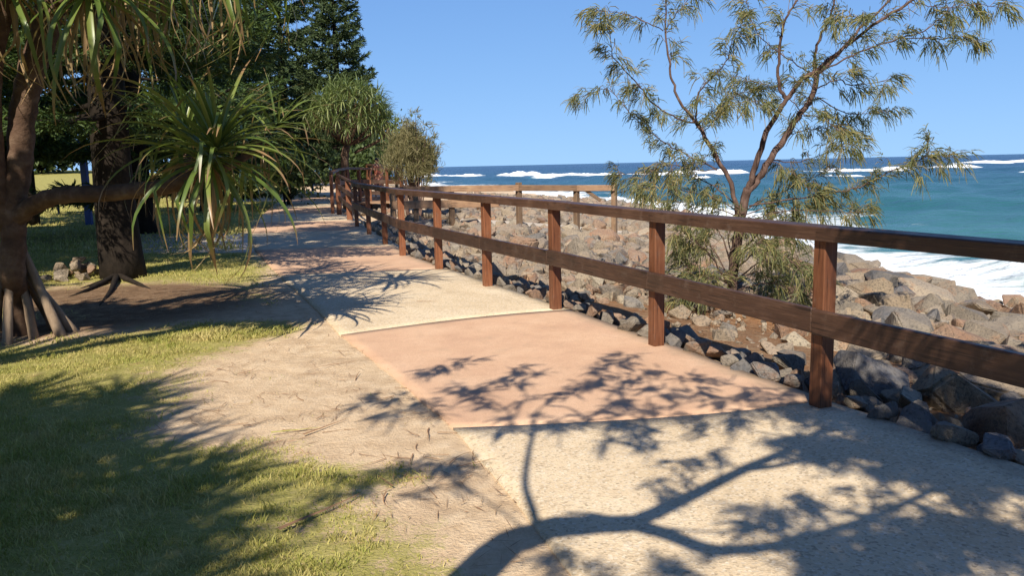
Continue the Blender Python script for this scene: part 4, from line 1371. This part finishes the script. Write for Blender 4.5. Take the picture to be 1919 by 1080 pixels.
cl = [(870, 675), (835, 692), (800, 700), (962, 695), (935, 718), (990, 705), (975, 725), (855, 730), (890, 748), (925, 762), (905, 730), (1145, 680), (1170, 690), (1130, 720), (1160, 735), (1180, 715),
      (1150, 755), (1230, 722), (1100, 722), (1060, 740), (1010, 745), (1200, 762), (1260, 745), (1305, 742), (1350, 755), (1330, 722), (1400, 745), (1250, 778), (1110, 790), (1050, 797), (1150, 800), (1180, 790),
      (1170, 835), (1200, 825), (955, 795), (1010, 800), (800, 775), (785, 755), (705, 755), (720, 785), (740, 747), (640, 925), (665, 905), (620, 940), (765, 888), (790, 878), (815, 905), (830, 868), (860, 870),
      (1450, 735), (1480, 752), (1440, 780), (1500, 770), (1390, 770), (1215, 700), (1190, 665), (1120, 700), (1290, 715), (1380, 790), (1300, 800),
      (1060, 1050), (1130, 1070), (1220, 1065), (1010, 1060), (1290, 1075), (1440, 960), (1480, 950), (1450, 985), (1400, 965), (1300, 880), (1240, 905), (1340, 860)]
R3 = random.Random(8)
for k in range(120):
    t_ = R3.random()
    cl.append((1480 + 430 * t_ + R3.gauss(0, 25), 760 + 110 * t_ * R3.random() + R3.gauss(30, 45)))
for k in range(210):
    u_ = 1540 + 400 * R3.random() ** .8
    cl.append((u_, 640 + (u_ - 1540) * .12 + 230 * R3.random(), R3.uniform(3.7, 4.6)))
for k in range(60):
    t_ = R3.random()
    cl.append((1500 + 420 * t_, 1060 - 60 * t_ + R3.gauss(0, 30)))
for (u, v, *hh) in cl:
    h = hh[0] if hh else R3.uniform(3.2, 3.9)
    p = shp(u, v, h) - sb
    for _ in range(4):
        tp.append(tuple(p + Vector((R3.gauss(0, .05), R3.gauss(0, .05), R3.gauss(0, .06)))))
        td.append((R3.gauss(0, .6), R3.gauss(0, .6), R3.gauss(-.1, .4)))
V, Q = tuft_arrays(tp, td, rngo, 9, (.09, .19), .0085, .45, .3)
np_obj('foliage', V, Q, M['oak_leaf'], shade)['kind'] = 'stuff'

lb_ = Vector((-3.4, -1.6, 0))
hd, st_ = [], []
R4 = random.Random(17)
spots = []
for v in (765, 800, 850, 905, 965, 1030, 1100, 1180):
    D_ = gp(0, v).y
    lim = float(np.interp(v, [700, 760, 830, 900, 960, 1080, 1200], [370, 330, 335, 420, 460, 470, 480]))
    for j in range(4):
        u = lim - (.55 + .72 * j + R4.uniform(-.08, .08)) * F_PX / D_
        if j == 3 and v > 1000: continue
        spots.append((u, v + R4.uniform(-8, 8), R4.uniform(3.8, 4.8)))
        if v > 790: spots.append((u - R4.uniform(.1, .5) * F_PX / D_, v + R4.uniform(0, 40), R4.uniform(3.5, 5.4)))
for (u, v, h) in spots:
    p = shp(u, v, h)
    ax = (p - Vector((lb_.x, lb_.y, 3.6))).normalized() + Vector((0, 0, .5))
    hd.append((p, ax, 62, 8, (.5, .76)))
    st_.append(('bough', [(lb_.x, lb_.y, 2.2), ((lb_.x + p.x) / 2, (lb_.y + p.y) / 2, 3.0), p], .06, .04))
st_.insert(0, ('trunk', [lb_ - Vector((0, 0, .1)), lb_ + Vector((.05, 0, 1.2)), lb_ + Vector((0, 0, 2.4))], .16, .12))
pandanus(lb_, 'spreading pandanus behind the viewer shading the grass at lower left', st_, hd, False, seed=9)

# ------------------------------------------------------------------ grass
def blades(n, ymin, ymax, hmin, hmax, w, seed, powr=1.0, xl=-.75, sel=0):
    rng = np.random.default_rng(seed)
    y = ymin + (ymax - ymin) * rng.random(n) ** powr
    x0, x1 = xl * y - .4, np.asarray(left_x(y)) - .02
    x = x0 + (x1 - x0) * rng.random(n)
    ga = grass_amount(x, y)
    keep = rng.random(n) < np.clip((ga + 1.1 * (fbm(x * 2.6, y * 2.6, 41) - .5) + .9 * (fbm(x * 9, y * 9, 43) - .5) - .32) * 1.4, 0, 1) ** 1.6
    if sel: keep &= (fbm(x * 4.2, y * 4.2, 71) > sel) & (rng.random(n) < .9)
    x, y, ga = x[keep], y[keep], ga[keep]
    n = len(x)
    z = g(x, y) - .004
    a = rng.uniform(0, 6.283, n); h = rng.uniform(hmin, hmax, n) * (.5 + .6 * ga) * (.55 + 1.1 * fbm(x * 5, y * 5, 47))
    lean = rng.uniform(.25, 1.25, n)
    a2 = rng.uniform(0, 6.283, n)
    P = np.stack([x, y, z], 1)
    sd = np.stack([np.cos(a), np.sin(a), a * 0], 1) * w
    tip = P + np.stack([np.cos(a2) * lean * h, np.sin(a2) * lean * h, h], 1)
    mid = P + np.stack([np.cos(a2) * lean * h * .35, np.sin(a2) * lean * h * .35, h * .6], 1)
    V = np.stack([P - sd, P + sd, mid + sd * .8, mid - sd * .8, tip, tip], 1)[:, :5].reshape(-1, 3)
    b = np.arange(n)[:, None] * 5
    Qd = b + np.array([[0, 1, 2, 3]]); T = b + np.array([[3, 2, 4, 4]])
    tri = np.concatenate([Qd[:, [0, 1, 2]], Qd[:, [0, 2, 3]], T[:, :3]], 0)
    return V, tri
Va, Ta = blades(190000, 2.6, 7.5, .008, .028, .0024, 1, 1.3)
Vb, Tb = blades(80000, 7.5, 16, .015, .042, .005, 2, 1.3)
Vc, Tc = blades(30000, 16, 45, .03, .08, .012, 3, 1.2)
Vd, Td = blades(46000, 2.7, 9.5, .025, .06, .0028, 6, 1.3, sel=.60)
o = np_obj('grass', np.concatenate([Va, Vb, Vc, Vd]), np.concatenate([Ta, Tb + len(Va), Tc + len(Va) + len(Vb), Td + len(Va) + len(Vb) + len(Vc)]), M['grass'])
props(o, 'short patchy green and straw coloured grass on the left of path', 'grass', None, 'stuff')
print('grass', len(Ta), len(Tb), len(Tc))

# fallen twigs and leaf scraps on the bare sand
def strip_mesh(seed, L, w, curl):
    r = random.Random(seed)
    n = 6; V = []; ang = 0; x = y = 0
    for i in range(n + 1):
        t = i / n
        ww = w * (1 - .7 * t)
        V += [(x, y - ww, .002), (x, y, .002 + ww * .9), (x, y + ww, .002)]
        ang += r.uniform(-curl, curl)
        x += math.cos(ang) * L / n; y += math.sin(ang) * L / n
    Q = [(i * 3 + j, i * 3 + 3 + j, i * 3 + 4 + j, i * 3 + 1 + j) for i in range(n) for j in range(2)]
    return np_mesh('fallen_twig', V, Q, M['litter'], False)
TW = [strip_mesh(k, .22, .006, .3) for k in range(6)]
R5 = random.Random(3)
cnt = 0
while cnt < 90:
    u, v = R5.uniform(330, 900), R5.uniform(625, 940)
    p = gp(u, v)
    if p.x > float(left_x(p.y)) - .05 or float(grass_amount(np.array(p.x), np.array(p.y))) > .5: continue
    o = link(bpy.data.objects.new('fallen_twig', TW[cnt % 6]))
    o.location = (p.x, p.y, p.z + .008); o.rotation_euler = (R5.uniform(-.06, .06), R5.uniform(-.05, .05), R5.gauss(.3, .9) + (3.14 if R5.random() < .5 else 0))
    s = R5.uniform(.3, 1.15); o.scale = (s, s * .7, s * .7)
    props(o, 'thin reddish brown twig lying on the bare sand beside path', 'twig', 'twigs on the bare sand')
    cnt += 1
for u, v, s, rz, mt, lab, nm in [(797, 568, 1.25, .05, 'litter', 'dry brown leaf blade lying on the middle cream slab', 'fallen_leaf'),
                                 (540, 816, 1.3, .25, 'grass', 'yellow green leaf blade lying on the bare sand', 'fallen_leaf'),
                                 (565, 1000, 2.2, .9, 'litter', 'long curved brown leaf blade on the grass near the bottom', 'fallen_leaf'),
                                 (600, 820, 1.6, .9, 'litter', 'forked brown leaf blade beside the yellow green one', 'fallen_leaf')]:
    p = gp(u, v)
    me = strip_mesh(77 + int(u), .22, .010, .25); me.materials.clear(); me.materials.append(M[mt])
    o = link(bpy.data.objects.new(nm, me)); o.location = (p.x - .1, p.y, p.z + .017); o.rotation_euler = (0, 0, rz); o.scale = (s, s * .45, s * .45)
    props(o, lab, 'fallen leaf')
# leaf litter under the trees
n = 5000
rng = np.random.default_rng(77)
cx_ = gp(230, 580)
x = rng.normal(cx_.x, 1.9, n); y = rng.normal(cx_.y, 1.3, n)
ok = (x < left_x(y) - .1) & (y > 6)
x, y = x[ok], y[ok]; n = len(x)
x2 = rng.uniform(1.0, 6.0, 5000); y2 = rng.uniform(4.4, 9.5, 5000)
ok = (x2 - fence_x(y2) > .4) & (x2 - fence_x(y2) < 3.2)
x3 = rng.uniform(-3.2, 0.0, 9000); y3 = rng.uniform(3.0, 7.6, 9000)
ok3 = (x3 < left_x(y3) + .02) & (grass_amount(x3, y3) < .6) & (fbm(x3 * 2.2, y3 * 2.2, 61) > .48) & (rng.random(9000) < .28)
x, y = np.concatenate([x, x2[ok], x3[ok3]]), np.concatenate([y, y2[ok], y3[ok3]]); n = len(x)
a = rng.uniform(0, 6.28, n); L = rng.uniform(.012, .085, n); w = np.where(x < -.0, rng.uniform(.0008, .0028, n), rng.uniform(.0015, .006, n))
P = np.stack([x, y, g(x, y) + rng.uniform(.006, .016, n)], 1)
d = np.stack([np.cos(a), np.sin(a), rng.normal(0, .15, n)], 1) * L[:, None]
s_ = np.stack([-np.sin(a), np.cos(a), rng.normal(0, .3, n)], 1) * w[:, None]
V = np.stack([P - d - s_ * .3, P - d * .2 - s_, P + d, P - d * .2 + s_], 1).reshape(-1, 3)
props(np_obj('leaf_litter', V, np.arange(n * 4).reshape(-1, 4), M['litter']), 'dry brown leaf litter scattered on the soil under the trees', 'leaf litter', None, 'stuff')

# heap of stones left of the black trunk
R6 = random.Random(4)
hp = []
hc = gp(152, 522)
for k in range(16):
    a_, r_ = k * 2.4, .075 * k ** .62
    sz = R6.uniform(.13, .24)
    x, y = hc.x + math.cos(a_) * r_ * 1.3, hc.y + math.sin(a_) * r_
    tn_ = ['tan', 'rust brown', 'tan', 'pale'][k % 4]
    o = link(bpy.data.objects.new('stone', ROCKC[tn_][(3 * k) % 14]))
    o.location = (x, y, float(g(x, y)) + .04 + max(0, .25 - r_ * .75))
    o.rotation_euler = (R6.uniform(-.6, .6), R6.uniform(-.6, .6), R6.uniform(0, 6)); o.scale = (sz * 1.3, sz * 1.2, sz * 1.2)
    props(o, 'stone', 'stone', 'stones heaped by the pine trunk')
    hp.append((o, tn_, 'left of black pine trunk', 'in small heap', pix(o.location)[0]))
number(hp, 'stone')
# surface roots at the foot of the black pine
pr = gp(214, 524)
for k, (u, v) in enumerate([(150, 540), (185, 575), (120, 560), (290, 545)]):
    e = gp(u, v)
    m = MB(); m.tube(catm([(pr.x, pr.y + .1, pr.z + .05), ((pr.x + e.x) / 2 + .05, (pr.y + e.y) / 2, pr.z + .02), (e.x, e.y, e.z - .02)], 5), [.045 - .0028 * i for i in range(11)], 8, 0, .12)
    o = m.build('surface_root', M['bark_dark'], None, True)
    pt = bpy.data.objects['pine_tree']
    o.parent = pt; o.location = -Vector(pt.location)

# ------------------------------------------------------------------ small far things
def gpd(u, D): 
    x = at(u, 340, D).x
    return Vector((x, D, float(g(x, D))))
b = gpd(160, 24.5)
t = thing('blue_post', b, 'tall square blue post on the shaded lawn left of the black trunk', 'post')
o = link(bpy.data.objects.new('shaft', bevel_box_mesh('shaft', .17, .17, 2.45, M['blue'], .01)), t); o.location = (0, 0, 1.2)
o = link(bpy.data.objects.new('cap', bevel_box_mesh('cap', .2, .2, .05, M['blue'], .01)), t); o.location = (0, 0, 2.455)
b = gpd(585, 52)
t = thing('blue_post', b, 'thin blue post far off beneath the pointed pine', 'post')
o = link(bpy.data.objects.new('shaft', bevel_box_mesh('shaft', .13, .13, 1.9, M['blue'], .01)), t); o.location = (0, 0, .93)
o = link(bpy.data.objects.new('cap', bevel_box_mesh('cap', .16, .16, .04, M['blue'], .01)), t); o.location = (0, 0, 1.9)
b = gpd(140, 30)
t = thing('picnic_table', b, 'dark picnic table on the lawn behind the blue post', 'picnic table', None, .5)
for nm, c_, s_ in [('tabletop', (0, 0, .75), (1.7, .75, .06)), ('bench_seat', (0, .75, .45), (1.7, .27, .05)), ('bench_seat', (0, -.75, .45), (1.7, .27, .05))]:
    o = link(bpy.data.objects.new(nm, bevel_box_mesh(nm, *s_, M['bin'], .01)), t); o.location = c_
for sx in (-.6, .6):
    for sy in (-1, 1):
        m = MB(); m.tube([(sx, sy * .62, -.05), (sx, sy * .25, .72)], .04, 6); m.build('leg', M['bin'], t)
    m = MB(); m.box((sx + .05, 0, .40), (.05, 1.7, .07)); m.build('crossbar', M['bin'], t)

# ------------------------------------------------------------------ person at the lookout
pp = at(708, 340, 36.0)
pz = .265
per = thing('person', (pp.x, 36.0, pz), 'person in coral top and pink shorts standing at the lookout railing', 'person')
def skin_fig(name, verts, edges, rad, mat, parent, sub=2):
    me = bpy.data.meshes.new(name); me.from_pydata(verts, edges, [])
    o = link(bpy.data.objects.new(name, me), parent)
    md = o.modifiers.new('skin', 'SKIN')
    for i, r in enumerate(rad): me.skin_vertices[0].data[i].radius = (r, r)
    me.skin_vertices[0].data[0].use_root = True
    ss = o.modifiers.new('sub', 'SUBSURF'); ss.levels = ss.render_levels = sub
    me.materials.append(mat)
    return o
bv = [(0, 0, .92), (0, 0, 1.12), (0, -.01, 1.32), (0, 0, 1.44), (0, .0, 1.52), (0, -.015, 1.60), (0, -.01, 1.68),
      (-.17, 0, 1.40), (-.27, -.06, 1.16), (-.22, -.26, 1.02), (-.17, -.36, 1.02), (.17, 0, 1.40), (.27, -.06, 1.16), (.22, -.26, 1.02), (.17, -.36, 1.02),
      (-.09, 0, .86), (-.10, -.02, .48), (-.10, .02, .09), (-.11, -.12, .035), (.09, 0, .86), (.11, .02, .48), (.11, .06, .09), (.12, -.08, .035)]
be = [(0, 1), (1, 2), (2, 3), (3, 4), (4, 5), (5, 6), (3, 7), (7, 8), (8, 9), (9, 10), (3, 11), (11, 12), (12, 13), (13, 14), (0, 15), (15, 16), (16, 17), (17, 18), (0, 19), (19, 20), (20, 21), (21, 22)]
brd = [.14, .12, .14, .09, .055, .095, .085, .06, .043, .034, .035, .06, .043, .034, .035, .10, .06, .042, .035, .10, .06, .042, .035]
skin_fig('body', bv, be, brd, M['skin'], per)
skin_fig('hair', [(0, .025, 1.56), (0, .02, 1.63), (0, .012, 1.70), (0, .0, 1.735)], [(0, 1), (1, 2), (2, 3)], [.09, .125, .12, .08], M['hair'], per)
skin_fig('top', [(0, 0, .98), (0, 0, 1.12), (0, -.01, 1.32), (0, 0, 1.40)], [(0, 1), (1, 2), (2, 3)], [.155, .145, .165, .12], M['coral'], per)
skin_fig('shorts', [(0, 0, .94), (-.09, 0, .84), (-.10, -.01, .56), (.09, 0, .84), (.11, 0, .56)], [(0, 1), (1, 2), (0, 3), (3, 4)], [.15, .115, .085, .115, .085], M['pink'], per)
print('tris', sum(len(o.data.polygons) for o in SC.objects if o.type == 'MESH'))
